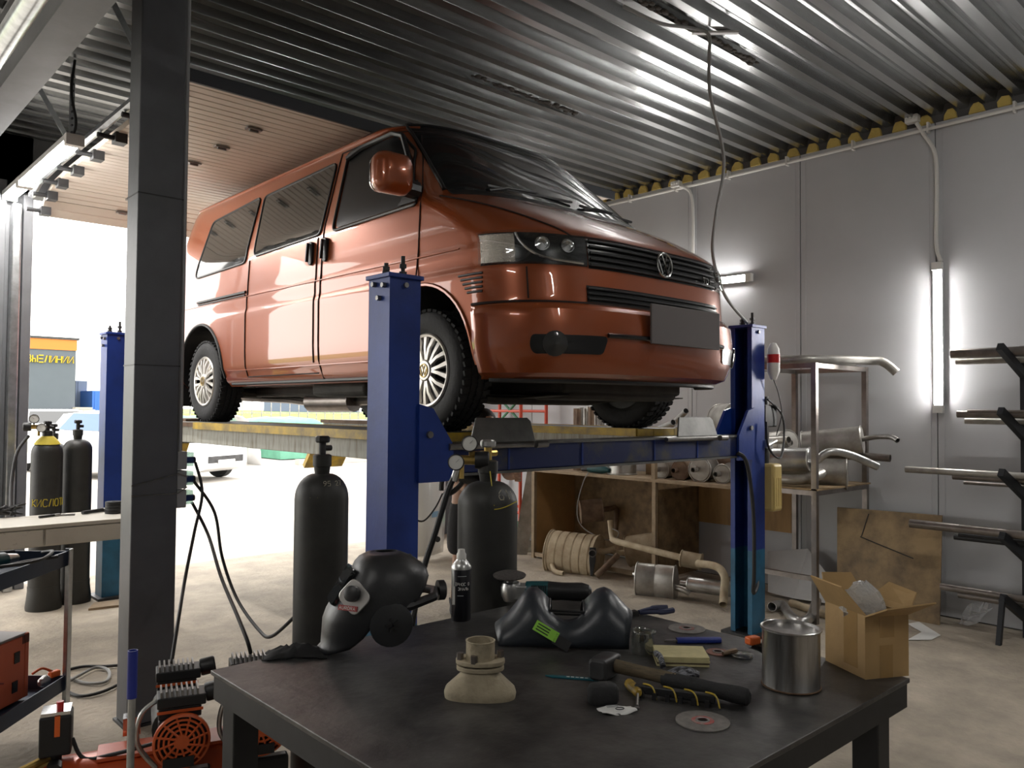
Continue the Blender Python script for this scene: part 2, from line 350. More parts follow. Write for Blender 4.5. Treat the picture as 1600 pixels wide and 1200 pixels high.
VR = _tab([(.27, -3.78), (.34, -3.86), (.55, -3.87), (.62, -3.83), (1.15, -3.82), (1.25, -3.80), (1.74, -3.66), (1.83, -3.58), (1.88, -3.40), (1.91, -3.15), (1.928, -2.6)])
VL = _tab([(.27, .40), (.40, .46), (.95, .46), (1.0, .46), (1.1, .45), (1.2, .42), (1.3, .36), (1.7, .30), (1.80, .32), (1.928, .5)])
NF, MF = 3.4, 2.1
def front_a(y, z):
    W = VW(z); L = VL(z); s = min(.999999, abs(y)/W); return VF(z)-L+L*(1-s**NF)**(1/MF)
def side_w(a, z):
    W = VW(z); L = VL(z); a0 = VF(z)-L
    if a > a0: s = min(1, (a-a0)/L); return W*max(0, 1-s**MF)**(1/NF)
    ar = VR(z)+.3
    if a < ar: s = min(1, (ar-a)/.3); return W*max(0, 1-s**3)**(1/5)
    return W
def ring(z, nf=26, ns=44, nr=10):
    W = VW(z); L = VL(z); a0 = VF(z)-L; ar = VR(z)+.3; h = []
    for i in range(nf):
        t = (i/nf)*PI/2; h.append((a0+L*math.cos(t)**(2/MF), W*math.sin(t)**(2/NF)))
    for i in range(ns): h.append((a0+(ar-a0)*i/ns, W))
    for i in range(nr+1):
        t = (1-i/nr)*PI/2; h.append((ar-.3*math.cos(t)**(2/3.), W*max(0, math.sin(t))**(2/5.)))
    return [(a, y, z) for a, y in h]+[(a, -y, z) for a, y in h[1:-1][::-1]]
VX, VY, VZ = 2.482+.92, 3.397, 1.457
van = thing('van', 'copper-orange minivan raised on the blue four-post lift', 'van', (VX, VY, VZ), -PI/2)
zs = [.27, .29, .31, .335, .36, .38, .395, .42, .46, .5, .54, .58, .605, .62, .635, .66, .7, .75, .785, .80, .812, .83, .87, .895, .91, .925, .94, .955, .97, .985, 1.0, 1.02, 1.04, 1.06, 1.08, 1.10, 1.12, 1.14, 1.16, 1.18, 1.20, 1.215, 1.23, 1.245, 1.26, 1.275, 1.29, 1.32, 1.36, 1.42, 1.48, 1.54, 1.6, 1.66, 1.7, 1.73, 1.76, 1.785, 1.805, 1.825, 1.845, 1.86, 1.873, 1.885, 1.895, 1.905, 1.913, 1.92, 1.926]
body = MB().loft([ring(z) for z in zs]).build('body', 'van_paint', van, smooth=32, local=True)
body.data.materials.append(MATS['black_plastic'])
# wheel housings cut out of the body
cut = MB()
for a in (0, -2.92):
    for s in (-1, 1):
        out = [(a+.425*math.cos(t), .335+.425*math.sin(t)) for t in [PI*i/24 for i in range(25)]]+[(a-.425, .1), (a+.425, .1)]
        vs = [(p, s*.52, q) for p, q in out]+[(p, s*1.1, q) for p, q in out]; n = len(out)
        cut.add(vs, [tuple(range(n)), tuple(range(n, 2*n))[::-1]]+[(i, n+i, n+(i+1) % n, (i+1) % n) for i in range(n)])
cb = cut.build('cutter', 'black_plastic', van, smooth=0, local=True)
md = body.modifiers.new('arches', 'BOOLEAN'); md.object = cb; md.operation = 'DIFFERENCE'; md.solver = 'EXACT'
try: md.material_mode = 'TRANSFER'
except Exception: pass
bpy.context.view_layer.update()
_me = bpy.data.meshes.new_from_object(body.evaluated_get(bpy.context.evaluated_depsgraph_get()))
body.modifiers.clear(); body.data = _me; bpy.data.objects.remove(cb)
_me.set_sharp_from_angle(angle=math.radians(32))
# surface helpers: points on the skin
def Sd(a, z, s=-1, off=0):                          # side skin
    e = .01; y = side_w(a, z); n = Vector((-(side_w(a+e, z)-side_w(a-e, z))/(2*e), 1, -(side_w(a, z+e)-side_w(a, z-e))/(2*e))).normalized()
    return Vector((a+n.x*off, s*(y+n.y*off), z+n.z*off))
def Fr(y, z, off=0):                                # front skin
    e = .01; a = front_a(y, z); n = Vector((1, -(front_a(y+e, z)-front_a(y-e, z))/(2*e), -(front_a(y, z+e)-front_a(y, z-e))/(2*e))).normalized()
    return Vector((a+n.x*off, y+n.y*off, z+n.z*off))
def Wr(t, z, s, off=0):                             # wrap-around nose, t 0 (centre) .. 1 (side)
    def q(t, z):
        W = VW(z); L = VL(z); th = t*PI/2; return Vector((VF(z)-L+L*math.cos(th)**(2/MF), W*math.sin(th)**(2/NF), z))
    p = q(t, z); e = .012; t0 = max(.002, t-e); t1 = min(.998, t+e)
    n = (q(t1, z)-q(t0, z)).cross(q(t, z+e)-q(t, z-e))
    n = n.normalized() if n.length > 1e-9 else Vector((1, 0, 0))
    if n.x*1+n.y < 0: n = -n
    p = p+n*off; return Vector((p.x, s*p.y, p.z))
def rpoly(P, r, k=4):                               # round the corners of a polygon
    out = []; N = len(P)
    for i in range(N):
        a, b, c = Vector(P[i-1]), Vector(P[i]), Vector(P[(i+1) % N]); u = (a-b); v = (c-b); rr = min(r, u.length*.45, v.length*.45)
        p = b+u.normalized()*rr; q = b+v.normalized()*rr
        for j in range(k+1): t = j/k; out.append(tuple((1-t)**2*p+2*t*(1-t)*b+t*t*q))
    return out
def dens(P, d=.06):
    out = []; N = len(P)
    for i in range(N):
        a, b = Vector(P[i]), Vector(P[(i+1) % N]); n = max(1, int((b-a).length/d))
        out += [tuple(a+(b-a)*j/n) for j in range(n)]
    return out
def patch(P, S, off, r=.03, t=.004, d=.06, K=6):    # thin shell lying on the skin
    O = dens(rpoly(P, r) if r else P, d); c = sum((Vector(p) for p in O), Vector((0, 0)))/len(O); n = len(O); mb = MB()
    rings = [[S(*O[i], off-t) for i in range(n)]]
    for k in range(K): f = 1-k/K; rings.append([S(*(c+(Vector(p)-c)*f), off) for p in O])
    mb.loft(rings, caps=False); k0 = len(mb.v); mb.v.append(tuple(S(*c, off))); b = k0-n
    for i in range(n): mb.f.append((b+i, b+(i+1) % n, k0))
    return mb
def grid(S, us, vs, off, t=.006):                   # rectangular skin shell
    mb = MB(); R = [[S(u, v, off) for u in us] for v in vs]; mb.loft(R, caps=False, closed=False)
    edge = [(u, vs[0]) for u in us]+[(us[-1], v) for v in vs[1:]]+[(u, vs[-1]) for u in us[::-1][1:]]+[(us[0], v) for v in vs[::-1][1:-1]]
    mb.loft([[S(u, v, off) for u, v in edge], [S(u, v, off-t) for u, v in edge]], caps=False); return mb
def lin(a, b, n): return [a+(b-a)*i/n for i in range(n+1)]
def part(mb, name, m, parent=None, smooth=35, **k): return mb.build(name, m, parent or van, smooth=smooth, local=True, **k)
def Tside(s): return lambda a, z, off=0: Sd(a, z, s, off)
mat('cabin_shade', (.008, .008, .009), .35, spec=.25); mat('seam_dark', (.02, .008, .006), .8); mat('lamp_black', (.01, .01, .011), .25); mat('amber_clear', (.55, .50, .44), .2, .75, bump=1., bscale=120)
lens = glass_mat('clear_lens', (.95, .96, .96), .92)
for s in (-1, 1):
    S = Tside(s)
    fd = [(-.06, 1.22), (-.04, .74), (-.12, .62)] if False else None
    # doors: painted shells with dark seams showing around them
    door = [(-.05, 1.19), (-.045, .80), (-.46, .80), (-.50, .30), (-1.06, .30), (-1.06, 1.19)]
    seam = MB()
    seam.tube([S(a, z, .002) for a, z in [(-.36, 1.70), (-.20, 1.50), (-.075, 1.30), (-.05, 1.19), (-.045, .95), (-.045, .79)]], .0045, 6)
    seam.tube([S(-1.065, z, .002) for z in lin(.30, 1.73, 24)], .0045, 6)
    seam.tube([S(a, 1.735, .002) for a in lin(-.36, -1.065, 14)], .004, 6)
    if s < 0:
        seam.tube([S(-1.13, z, .002) for z in lin(.40, 1.19, 24)], .0045, 6)
        seam.tube([S(-2.11, z, .002) for z in lin(.34, 1.17, 24)], .0045, 6)
        seam.tube([S(a, .335, .002) for a in lin(-1.10, -2.11, 14)], .004, 6)
    part(seam, 'door_seam', 'seam_dark')
    for za, o0 in ((.912, .003), (.385, .002)):
        part(MB().tube([S(a, za, o0) for a in lin(.30, -3.5, 60) if not (za < .7 and (a > -.45 or a < -2.47))], .0035, 6), 'body_crease', 'van_paint')
    # windows
    part(patch([(-.10, 1.225), (-.92, 1.215), (-.95, 1.69), (-.47, 1.70), (-.30, 1.56)], S, .003, .03), 'door_window', 'cabin_shade')  # open window: dark patch carries the shade of the cabin in its colour
    part(MB().tube([S(a, z, .006) for a, z in dens(rpoly([(-.08, 1.21), (-.945, 1.20), (-.97, 1.71), (-.46, 1.72), (-.28, 1.57)], .03), .05)], .009, 6, closed=True), 'window_seal', 'black_plastic')
    for P in ([(-1.10, 1.205), (-2.04, 1.19), (-2.10, 1.65), (-1.10, 1.68)], [(-2.17, 1.165), (-3.10, 1.15), (-3.00, 1.61), (-2.17, 1.66)]):
        part(patch(P, S, .005, .05, K=8), 'side_window', 'privacy_glass')
        part(MB().tube([S(a, z, .004) for a, z in dens(rpoly(P, .05), .05)], .008, 6, closed=True), 'window_seal', 'black_plastic')
    # handles, sliding rail, vent, sill, arch lips
    for a in ((-1.02, -1.20) if s < 0 else (-1.02,)):
        h = part(MB().prism(rrect(.05, .15, .022), 0, .022, Matrix(((1, 0, 0, a), (0, 0, s, S(a, 1.095).y-s*.004), (0, 1, 0, 1.095), (0, 0, 0, 1)))), 'door_handle', 'black_plastic', bev=.004)
        part(MB().bar(S(a, 1.035, .035), S(a, 1.155, .033), .02, .012), 'grip', 'black_plastic', h)
    if s < 0:
        part(MB().tube([S(a, .945, .004) for a in lin(-2.14, -3.02, 12)], .011, 6).tube([S(a, .922, .006) for a in lin(-2.14, -3.0, 12)], .006, 6), 'sliding_rail', 'black_plastic')
    for k in range(5):
        part(MB().tube([S(a, .772-k*.022, .001) for a in lin(.315+k*.017, .485, 4)], .006, 6), 'vent_slat', 'black_plastic')
    part(MB().tube([S(a, .293, .004) for a in lin(-.5, -2.42, 14)], .012, 6), 'sill_trim', 'black_plastic')
    for a in (0, -2.92):
        part(MB().tube([(a+.428*math.cos(t), s*(side_w(a+.428*math.cos(t), min(1.2, .335+.428*math.sin(t)))+.002), .335+.428*math.sin(t)) for t in [PI*(i/24)*1.0 for i in range(25)]], .011, 6), 'arch_lip', 'van_paint' if a == 0 else 'black_plastic')
    part(MB().box2((-3.38, s*.62, .12), (-3.36, s*.90, .55)), 'mud_flap', 'black_plastic')
    # gutter and rain deflector
    part(MB().tube([S(a, 1.775, .004) for a in lin(-.44, -3.55, 40)], .009, 6), 'roof_gutter', 'van_paint')
    part(MB().tube([S(a, z, .018) for a, z in [(-.95, 1.665), (-.80, 1.70), (-.50, 1.71), (-.42, 1.68), (-.30, 1.54), (-.22, 1.44)]], .016, 6), 'rain_deflector', 'black_plastic', smooth=60)
    # wing mirror
    mo = Vector((-.16, s*.90, 1.30)); mir = MB(); mz = 1.335 if s < 0 else 1.24; M = frame((-.13 if s < 0 else -.25, s*1.065, mz), (1, 0, 0), (0, s, 0))
    sec = [(.0, .74), (.03, .95), (.07, 1.0), (.11, .9), (.14, .62)]
    mir.loft([[M @ Vector((p*f, q*f, z)) for p, q in rrect(.22, .215, .055, 5)] for z, f in sec])
    mo = part(mir, 'wing_mirror', 'van_paint', smooth=50)
    part(MB().tube([(-.10 if s < 0 else -.2, s*.885, mz-.05), (-.10 if s < 0 else -.2, s*.97, mz-.045), (-.09 if s < 0 else -.2, s*1.04, mz-.04)], [.05, .05, .045], 10), 'mirror_arm', 'black_plastic', mo)
    part(MB().prism(rrect(.19, .185, .045), -.004, .004, frame((-.128 if s < 0 else -.248, s*1.065, mz), (1, 0, 0), (0, s, 0))), 'mirror_glass', 'chrome', mo)
    part(patch([(-.07, 1.225), (-.26, 1.225), (-.13, 1.36)], S, .012, .02), 'mirror_mount', 'black_plastic', mo)
    # headlight
    t0 = math.asin((.53/VW(.87))**(NF/2))/(PI/2); us = lin(t0, .90, 14); W_ = lambda t, z, off=0: Wr(t, z, s, off)
    def hz(t, k): f = (t-t0)/(.90-t0); return .805+.148*k+.012*k*(f)-0.0*f
    H = lambda t, k, off=0: Wr(t, hz(t, k), s, off)
    hl = part(grid(H, us, lin(0, 1, 5), .003, .01), 'headlight', 'lamp_black')
    part(grid(H, lin(t0+.62*(.9-t0), .895, 8), lin(.06, .94, 4), .008, .004), 'turn_signal', 'amber_clear', hl)
    led = [H(t0+(.90-t0)*f, k, .011) for f, k in [(.60, .95), (.57, .7), (.50, .45), (.40, .25), (.28, .15), (.15, .10), (.04, .08)]]
    part(MB().tube(smooth_path(led, 5), .006, 6), 'light_strip', 'chrome', hl)
    for f, k, r in ((.37, .62, .036), (.16, .60, .034)):
        M = frame(H(t0+(.9-t0)*f, k, .004), (H(t0+(.9-t0)*f, k, .02)-H(t0+(.9-t0)*f, k, 0)))
        part(MB().lathe([(r, 0), (r, .012), (r*.85, .014), (r*.8, .006), (0, .018)], 16, M), 'reflector', 'chrome', hl)
    part(grid(H, us, lin(0, 1, 5), .022, .018), 'lens_cover', lens, hl)
    # fog lamp
    t1 = math.asin((.50/VW(.43))**(NF/2))/(PI/2); t2 = math.asin((.80/VW(.43))**(NF/2))/(PI/2)
    F_ = lambda t, z, off=0: Wr(t, z, s, off)
    fg = part(patch([(t1, .385), (t2, .385), (t2+.02, .42), (t2+.015, .47), (t1-.02, .47)], F_, .034, .025, d=.04), 'fog_lamp', 'lamp_black')
    tm = t1+(t2-t1)*.68; M = frame(F_(tm, .43, .032), F_(tm, .43, .05)-F_(tm, .43, 0))
    part(MB().lathe([(.06, 0), (.06, .008), (.05, .012), (0, .02)], 20, M, True), 'fog_lens', 'fog_glass', fg)
    # front quarter seam under the headlight
    ts = math.asin((.805/VW(.7))**(NF/2))/(PI/2)
    part(MB().tube([Wr(ts, z, s, .003) for z in lin(.64, .79, 5)], .004, 6), 'panel_seam', 'seam_dark')
# front panels
bt = lin(0, .985, 30)
for s in (-1, 1): pass
bmp = MB()
R = []
for z in (.275, .29, .31, .34, .38, .44, .5, .55, .585, .603, .612):
    f = 1 if .3 < z < .6 else .6
    R.append([Wr(t, z, -1, .03*f) for t in bt[::-1]]+[Wr(t, z, 1, .03*f) for t in bt[1:]])
bmp.loft(R, caps=False, closed=False); part(bmp, 'bumper', 'van_paint', solid=.02)
part(MB().tube([Wr(t, .622, -1, .006) for t in bt[::-1]]+[Wr(t, .622, 1, .006) for t in bt[1:]], .008, 6), 'bumper_gap', 'seam_dark')
part(MB().tube([Wr(t, .268, -1, .015) for t in lin(.9, 0, 20)]+[Wr(t, .268, 1, .015) for t in lin(0, .9, 20)[1:]], .014, 6), 'bumper_lip', 'black_plastic')
part(MB().tube([Fr(y, .475, .034) for y in lin(-.48, .48, 12)], .012, 6), 'bumper_slot', 'lamp_black')
G = lambda y, z, off=0: Fr(y, z, off)
gr = part(grid(G, lin(-.525, .525, 24), lin(.80, .945, 5), .003, .012), 'grille', 'lamp_black')
for z in (.815, .845, .875, .905, .933): part(MB().tube([Fr(y, z, .012) for y in lin(-.52, .52, 24)], .007, 6), 'slat', 'black_plastic', gr)
lg = part(grid(G, lin(-.545, .545, 24), lin(.635, .715, 4), .003, .012), 'lower_grille', 'lamp_black')
for z in (.65, .675, .70): part(MB().tube([Fr(y, z, .008) for y in lin(-.54, .54, 24)], .006, 6), 'slat', 'black_plastic', lg)
def emblem(M, R, m, parent, t=.006):
    mb = MB(); mb.tube([M @ Vector((R*math.cos(a), R*math.sin(a), 0)) for a in [2*PI*i/28 for i in range(28)]], t, 6, closed=True)
    k = R*.95
    for P in ([(-.36*k, .86*k), (0, .08*k), (.36*k, .86*k)], [(-.86*k, .42*k), (-.36*k, -.80*k), (0, .0), (.36*k, -.80*k), (.86*k, .42*k)]):
        mb.tube([M @ Vector((p, q, 0)) for p, q in P], t*.9, 6)
    return part(mb, 'emblem', m, parent)
emblem(frame(Fr(0, .872, .030), (1, 0, .06), (0, 1, 0)), .062, 'chrome', gr)
part(letters('TDI', None, .026, .030, .010, .0042, conform=lambda x, y, z: Fr(.365+x, .822+y, .022)), 'badge', 'chrome', gr)
mat('plate_grey', (.115, .10, .098), .6)
part(MB().box((.953, .08, .548), (.012, .60, .20), Matrix.Rotation(0, 4, 'Z')), 'number_plate', 'plate_grey', bev=.004)
# bonnet: raised shell over the nose, dark shut lines
def Hd(u, v, off=0):                                # u across -1..1, v 0 nose .. 1 cowl
    z = .955+(1.235-.955)*v; w = (.60+.24*v)
    return Fr(u*w, z, off)
part(grid(Hd, lin(-1, 1, 26), lin(0, 1, 18), .006, .006), 'bonnet', 'van_paint')
part(MB().tube([Hd(-1.008, v, .003) for v in lin(1, 0, 14)]+[Hd(u, -.012, .003) for u in lin(-1, 1, 20)]+[Hd(1.008, v, .003) for v in lin(0, 1, 14)], .004, 6), 'bonnet_seam', 'seam_dark')
# windscreen, cowl, wipers
def Ws(u, v, off=0): z = 1.275+(1.80-1.275)*v; return Fr(u*(.97-.02*v)*VW(z)*.985, z, off)
part(grid(Ws, lin(-.955, .955, 34), lin(0, 1, 14), .004, .006), 'windscreen', 'dark_glass')
part(MB().tube([Ws(-.965, v, .004) for v in lin(0, 1, 12)]+[Ws(u, 1.01, .004) for u in lin(-.965, .965, 24)[1:]]+[Ws(.965, v, .004) for v in lin(1, 0, 12)[1:]], .012, 6), 'windscreen_seal', 'black_plastic')
part(grid(lambda u, v, off=0: Fr(u*.80, 1.238+.036*v, off), lin(-1, 1, 24), lin(0, 1, 3), .006, .006), 'cowl', 'black_plastic')
for y0, y1 in ((-.62, .02), (.05, .66)):
    w = part(MB().tube([Fr(y0, 1.265, .02), Fr(y0+.12, 1.285, .035), Fr((y0+y1)/2, 1.30, .03)], .008, 6), 'wiper', 'black_plastic')
    part(MB().bar(Fr(y0+.02, 1.305, .018), Fr(y1, 1.32, .018), .012, .012), 'wiper_blade', 'black_plastic', w)
# rear lights, underbody
for s in (-1, 1): part(patch([(-3.60, .75), (-3.80, .75), (-3.80, 1.10), (-3.60, 1.10)], Tside(s), .004, .02), 'tail_light', mat('tail_red', (.30, .01, .008), .2))
mat('underside', (.05, .045, .038), .8, var=.5, vscale=5)
part(MB().box2((-3.6, -.50, .20), (.62, .50, .275)).box2((.35, -.45, .17), (.62, .45, .21)), 'floor_pan', 'underside', smooth=0, bev=.02)
part(MB().box2((-1.4, -.78, .19), (-.75, -.35, .28)), 'fuel_tank', 'underside', bev=.03)
part(MB().tube(smooth_path([(-.4, -.2, .17), (-1.2, -.28, .17), (-2.0, -.42, .16), (-2.5, -.4, .18), (-3.3, -.45, .2)], 6), .03, 8).tube([(-1.55, -.36, .165), (-2.05, -.42, .16)], .075, 12), 'exhaust', 'steel_tube')
part(MB().tube([(-.05, -.8, .22), (-.02, -.4, .18), (-.02, .4, .18), (-.05, .8, .22)], .035, 8), 'front_axle', 'underside'); part(MB().tube([(-2.92, -.75, .24), (-2.75, 0, .2), (-2.92, .75, .24)], .04, 8), 'rear_axle', 'underside')
part(patch([(.62, -.55), (.62, .55), (.05, .55), (.05, -.55)], lambda x, y, off=0: Vector((x, y, .19-off-.05*max(0, .3-abs(x-.35)))), .0, .05), 'splash_guard', 'underside')
# wheels
mat('hubcap_silver', (.60, .57, .53), .32, .6); mat('emblem_gold', (.50, .36, .14), .3, .8)
def wheel(a, s):
    M0 = Matrix.Translation((a, s*.792, .318)) @ Matrix.Rotation(-s*PI/2, 4, 'X')     # local z points outwards
    prof = [(.19, -.085), (.215, -.098), (.27, -.102), (.30, -.092), (.314, -.075), (.318, -.05), (.312, -.047), (.312, -.039), (.319, -.036), (.319, -.006), (.311, -.003), (.311, .003), (.319, .006), (.319, .036), (.312, .039), (.312, .047), (.318, .05), (.314, .075), (.30, .092), (.27, .102), (.215, .098), (.19, .085)]
    ty = part(MB().lathe(prof, 48, M0, False), 'wheel', 'rubber', smooth=40)
    mb = MB()                                       # tread blocks along both shoulders
    for k in range(44):
        t = 2*PI*k/44; R = Matrix.Rotation(t, 4, 'Z')
        for z0 in (-.072, .072): mb.box((.3145, 0, z0), (.014, .026, .045), M0 @ R @ Matrix.Rotation(.25, 4, 'X'))
        for z0 in (-.02, .022): mb.box((.317, 0, z0), (.008, .024, .03), M0 @ R @ Matrix.Rotation(-.5, 4, 'X'))
    part(mb, 'tread', 'rubber', ty, smooth=0)
    part(MB().lathe([(.195, -.08), (.185, -.06), (.18, .04), (.17, .055), (.0, .05)], 32, M0), 'rim', 'dark_steel', ty)
    mb = MB(); mb.lathe([(.190, .082), (.197, .092), (.190, .100), (.178, .096), (.174, .084)], 40, M0, False)
    mb.lathe([(.062, .07), (.060, .098), (.050, .106), (.0, .107)], 28, M0)
    for k in range(9):
        for d in (-.13, .13):
            t = 2*PI*k/9+d; u = Vector((math.cos(t), math.sin(t), 0)); v = Vector((-math.sin(t), math.cos(t), 0)); Z = Vector((0, 0, 1)); sg = 1 if d > 0 else -1
            r0 = u*.050-v*sg*.004; r1 = u*.120+v*sg*.0; r2 = u*.182+v*sg*.012
            R = []
            for p, w, z in ((r0, .010, .100), (r1, .012, .105), (r2, .017, .094)): R.append([M0 @ (p-v*w+Z*(z-.014)), M0 @ (p-v*w*.7+Z*z), M0 @ (p+v*w*.7+Z*z), M0 @ (p+v*w+Z*(z-.014))])
            mb.loft(R)
    hc = part(mb, 'hubcap', 'hubcap_silver', ty, smooth=30)
    if s < 0: 
        o = emblem(M0 @ Matrix.Translation((0, 0, .108)) @ Matrix.Rotation(PI if s < 0 else 0, 4, 'Z') @ Matrix.Rotation(PI/2, 4, 'Z') @ Matrix.Rotation(PI/2, 4, 'Z'), .034, 'emblem_gold', ty, .003)
for a in (0, -2.92):
    for s in (-1, 1): wheel(a, s)
# ================================================================== four-post lift
PX0, PX1, PY0, PY1, PH = 2.104, 5.136, 3.084, 7.177, 2.185
RZ = VZ                                             # top of the runways
lift = thing('car_lift', 'blue four-post car lift with whitish runways carrying the orange van', 'car lift', (3.62, 5.1, 0))
mat('runway_white', (.42, .42, .37), .6, col2=(.22, .19, .13), vscale=5, streak=(6, 6, 1), lo=.3, hi=.55); mat('plate_worn', (.20, .20, .19), .5, .5, var=.4, vscale=6)
mat('beam_grime', (.010, .022, .11), .45, .2, col2=(.07, .07, .07), vscale=4, lo=.35, hi=.5); mat('rust_plate', (.20, .12, .07), .7, .3, var=.5, vscale=9, bump=.4, bscale=60)
def post(x, y, inw, name='post'):                   # C-section open towards the runway (inw = +1 opens to +X)
    w, d, t = .17, .17, .008
    xo = x-inw*w/2
    for z0, z1, m in ((.02, .60, 'lift_teal'), (.60, PH-.02, 'lift_blue')):
        mb = MB().box2((xo, y-d/2, z0), (xo+inw*t, y+d/2, z1)).box2((xo+inw*t, y-d/2, z0), (xo+inw*w, y-d/2+t, z1)).box2((xo+inw*t, y+d/2-t, z0), (xo+inw*w, y+d/2, z1))
        mb.box2((xo+inw*(w-t), y-d/2+t, z0), (xo+inw*w, y-d/2+.035, z1)).box2((xo+inw*(w-t), y+d/2-.035, z0), (xo+inw*w, y+d/2-t, z1))
        p = mb.build(name, m, lift, smooth=0) if z0 > .1 else mb.build('post_foot', m, lift, smooth=0)
    tp = MB().box2((x-w/2-.012, y-d/2-.012, PH-.02), (x+w/2+.012, y+d/2+.012, PH)).build('top_plate', 'lift_blue', p, smooth=0, bev=.003)
    mb = MB()
    for dx, dy, h in ((-.035, .02, .06), (.03, -.02, .095)):
        mb.cyl((x+dx, y+dy, PH), (x+dx, y+dy, PH+h), .010, n=8).cyl((x+dx, y+dy, PH), (x+dx, y+dy, PH+.022), .02, n=6).cyl((x+dx, y+dy, PH+h*.42), (x+dx, y+dy, PH+h*.42+.018), .018, n=6)
    mb.build('anchor_stud', 'dark_steel', p, smooth=30)
    for dy, z in ((-.05, PH-.055), (.03, PH-.045), (-.01, PH-.11)): MB().cyl((x-inw*w/2-inw*.001, y+dy, z), (x-inw*w/2-inw*.02, y+dy, z), .012, n=6).build('bolt', 'steel', p, smooth=30)
    MB().cyl((x, y-d/2, PH-.05), (x, y-d/2-.012, PH-.05), .012, n=8).build('bolt', 'steel', p, smooth=30)
    MB().box2((x-.125, y-.14, 0), (x+.125, y+.14, .02)).build('base_plate', 'dark_steel', p, smooth=0)
    return p
P00 = post(PX0, PY0, 1); P10 = post(PX1, PY0, -1); P01 = post(PX0, PY1, 1); P11 = post(PX1, PY1, -1)
MB().cyl((PX0-.09, PY0-.03, .34), (PX0-.1, PY0-.03, .34), .01, n=8).bar((PX0-.06, PY0-.087, .33), (PX0-.02, PY0-.087, .33), .02, .005).build('latch_slot', 'black_plastic', P00, smooth=0)
for y, yo in ((PY0, -1), (PY1, 1)):                 # cross beams between the posts
    b = MB().box2((PX0+.02, y-.075, RZ-.19), (PX1-.02, y+.075, RZ-.055)).build('cross_beam', 'beam_grime', lift, smooth=0, bev=.006)
    MB().box2((PX0+.1, y-.085, RZ-.06), (PX1-.1, y+.085, RZ-.048)).box2((PX0+.1, y-.085, RZ-.202), (PX1-.1, y+.085, RZ-.19)).build('flange', 'plate_worn', b, smooth=0)
    for x in (2.75, 3.3, 3.95, 4.4): MB().box2((x, y-.079, RZ-.185), (x+.012, y+.079, RZ-.062)).build('rib', 'lift_blue', b, smooth=0)
    for x, i in ((PX0, 1), (PX1, -1)):              # carriage gusset beside each post
        out = [(0, -.22), (.20, -.22), (.20, -.05), (.08, .12), (0, .14)]
        g = MB().prism([(p*i, q) for p, q in out], -.01, .01, frame((x+i*.075, y-.09*1, RZ), (0, -1, 0), (1, 0, 0))).prism([(p*i, q) for p, q in out], -.01, .01, frame((x+i*.075, y+.09, RZ), (0, -1, 0), (1, 0, 0)))
        g = g.build('gusset', 'lift_blue', lift, smooth=0)
        MB().cyl((x+i*.13, y-.115, RZ+.0), (x+i*.13, y-.09, RZ+.0), .016, n=12).build('pin', 'steel', g, smooth=30)
RW = ((2.30, 2.80), (3.99, 4.49))
for x0, x1 in RW:
    y0, y1 = 3.17, 7.09
    r = MB().box2((x0+.02, y0, RZ-.15), (x1-.02, y1, RZ-.012)).build('runway', 'runway_white', lift, smooth=0, bev=.004)
    MB().box2((x0, y0, RZ-.012), (x1, y1, RZ)).build('tread_plate', 'plate_worn', r, smooth=0)
    for xx in (x0, x1): MB().box2((xx-.012, y0, RZ-.045), (xx+.012, y1-1.15, RZ+.004)).build('edge_strip', 'yellow_paint', r, smooth=0)
    for xx in (x0, x1): MB().box2((xx-.010, y1-1.15, RZ-.03), (xx+.010, y1, RZ+.002)).build('worn_edge', 'rust_plate', r, smooth=0)
    MB().box2((x0, y0-.004, RZ-.045), (x0+.16, y0+.02, RZ)).box2((x0+.165, y0-.004, RZ-.045), (x0+.38, y0+.02, RZ)).box2((x0+.385, y0-.004, RZ-.045), (x1, y0+.02, RZ)).build('front_strip', 'yellow_paint', r, smooth=0)
    # flip-up wheel stop and its hinge tube at the front end
    st = [(0, 0), (.44, 0), (.44, .11), (.42, .13), (.07, .13)]
    s_ = MB().prism(st, -.006, .006, frame((x0+.20, PY0-.075, RZ-.048), (0, -1, .35), (1, 0, 0))).build('wheel_stop', 'plate_worn', lift, smooth=0, bev=.003)
    MB().cyl((x0+.05, PY0-.10, RZ-.06), (x1+.14, PY0-.10, RZ-.06), .016, n=10).cyl((x1+.10, PY0-.125, RZ-.06), (x1+.18, PY0-.125, RZ-.06), .018, n=10).build('hinge_tube', 'steel', s_, smooth=30)
    # approach ramp hanging at the rear end
    rp = MB(); out = [(0, 0), (.30, -.40), (.27, -.43), (-.03, -.05)]
    for xx in (x0+.02, (x0+x1)/2+.02): rp.prism(out, 0, (x1-x0)/2-.06, frame((xx, y1+.10, RZ-.07), (1, 0, 0), (0, 1, 0)))
    rp.build('approach_ramp', 'yellow_paint', lift, smooth=0)
MB().box2((2.45, 6.5, RZ), (2.75, 7.05, RZ+.02)).build('roller_plate', 'rust_plate', lift, smooth=0)
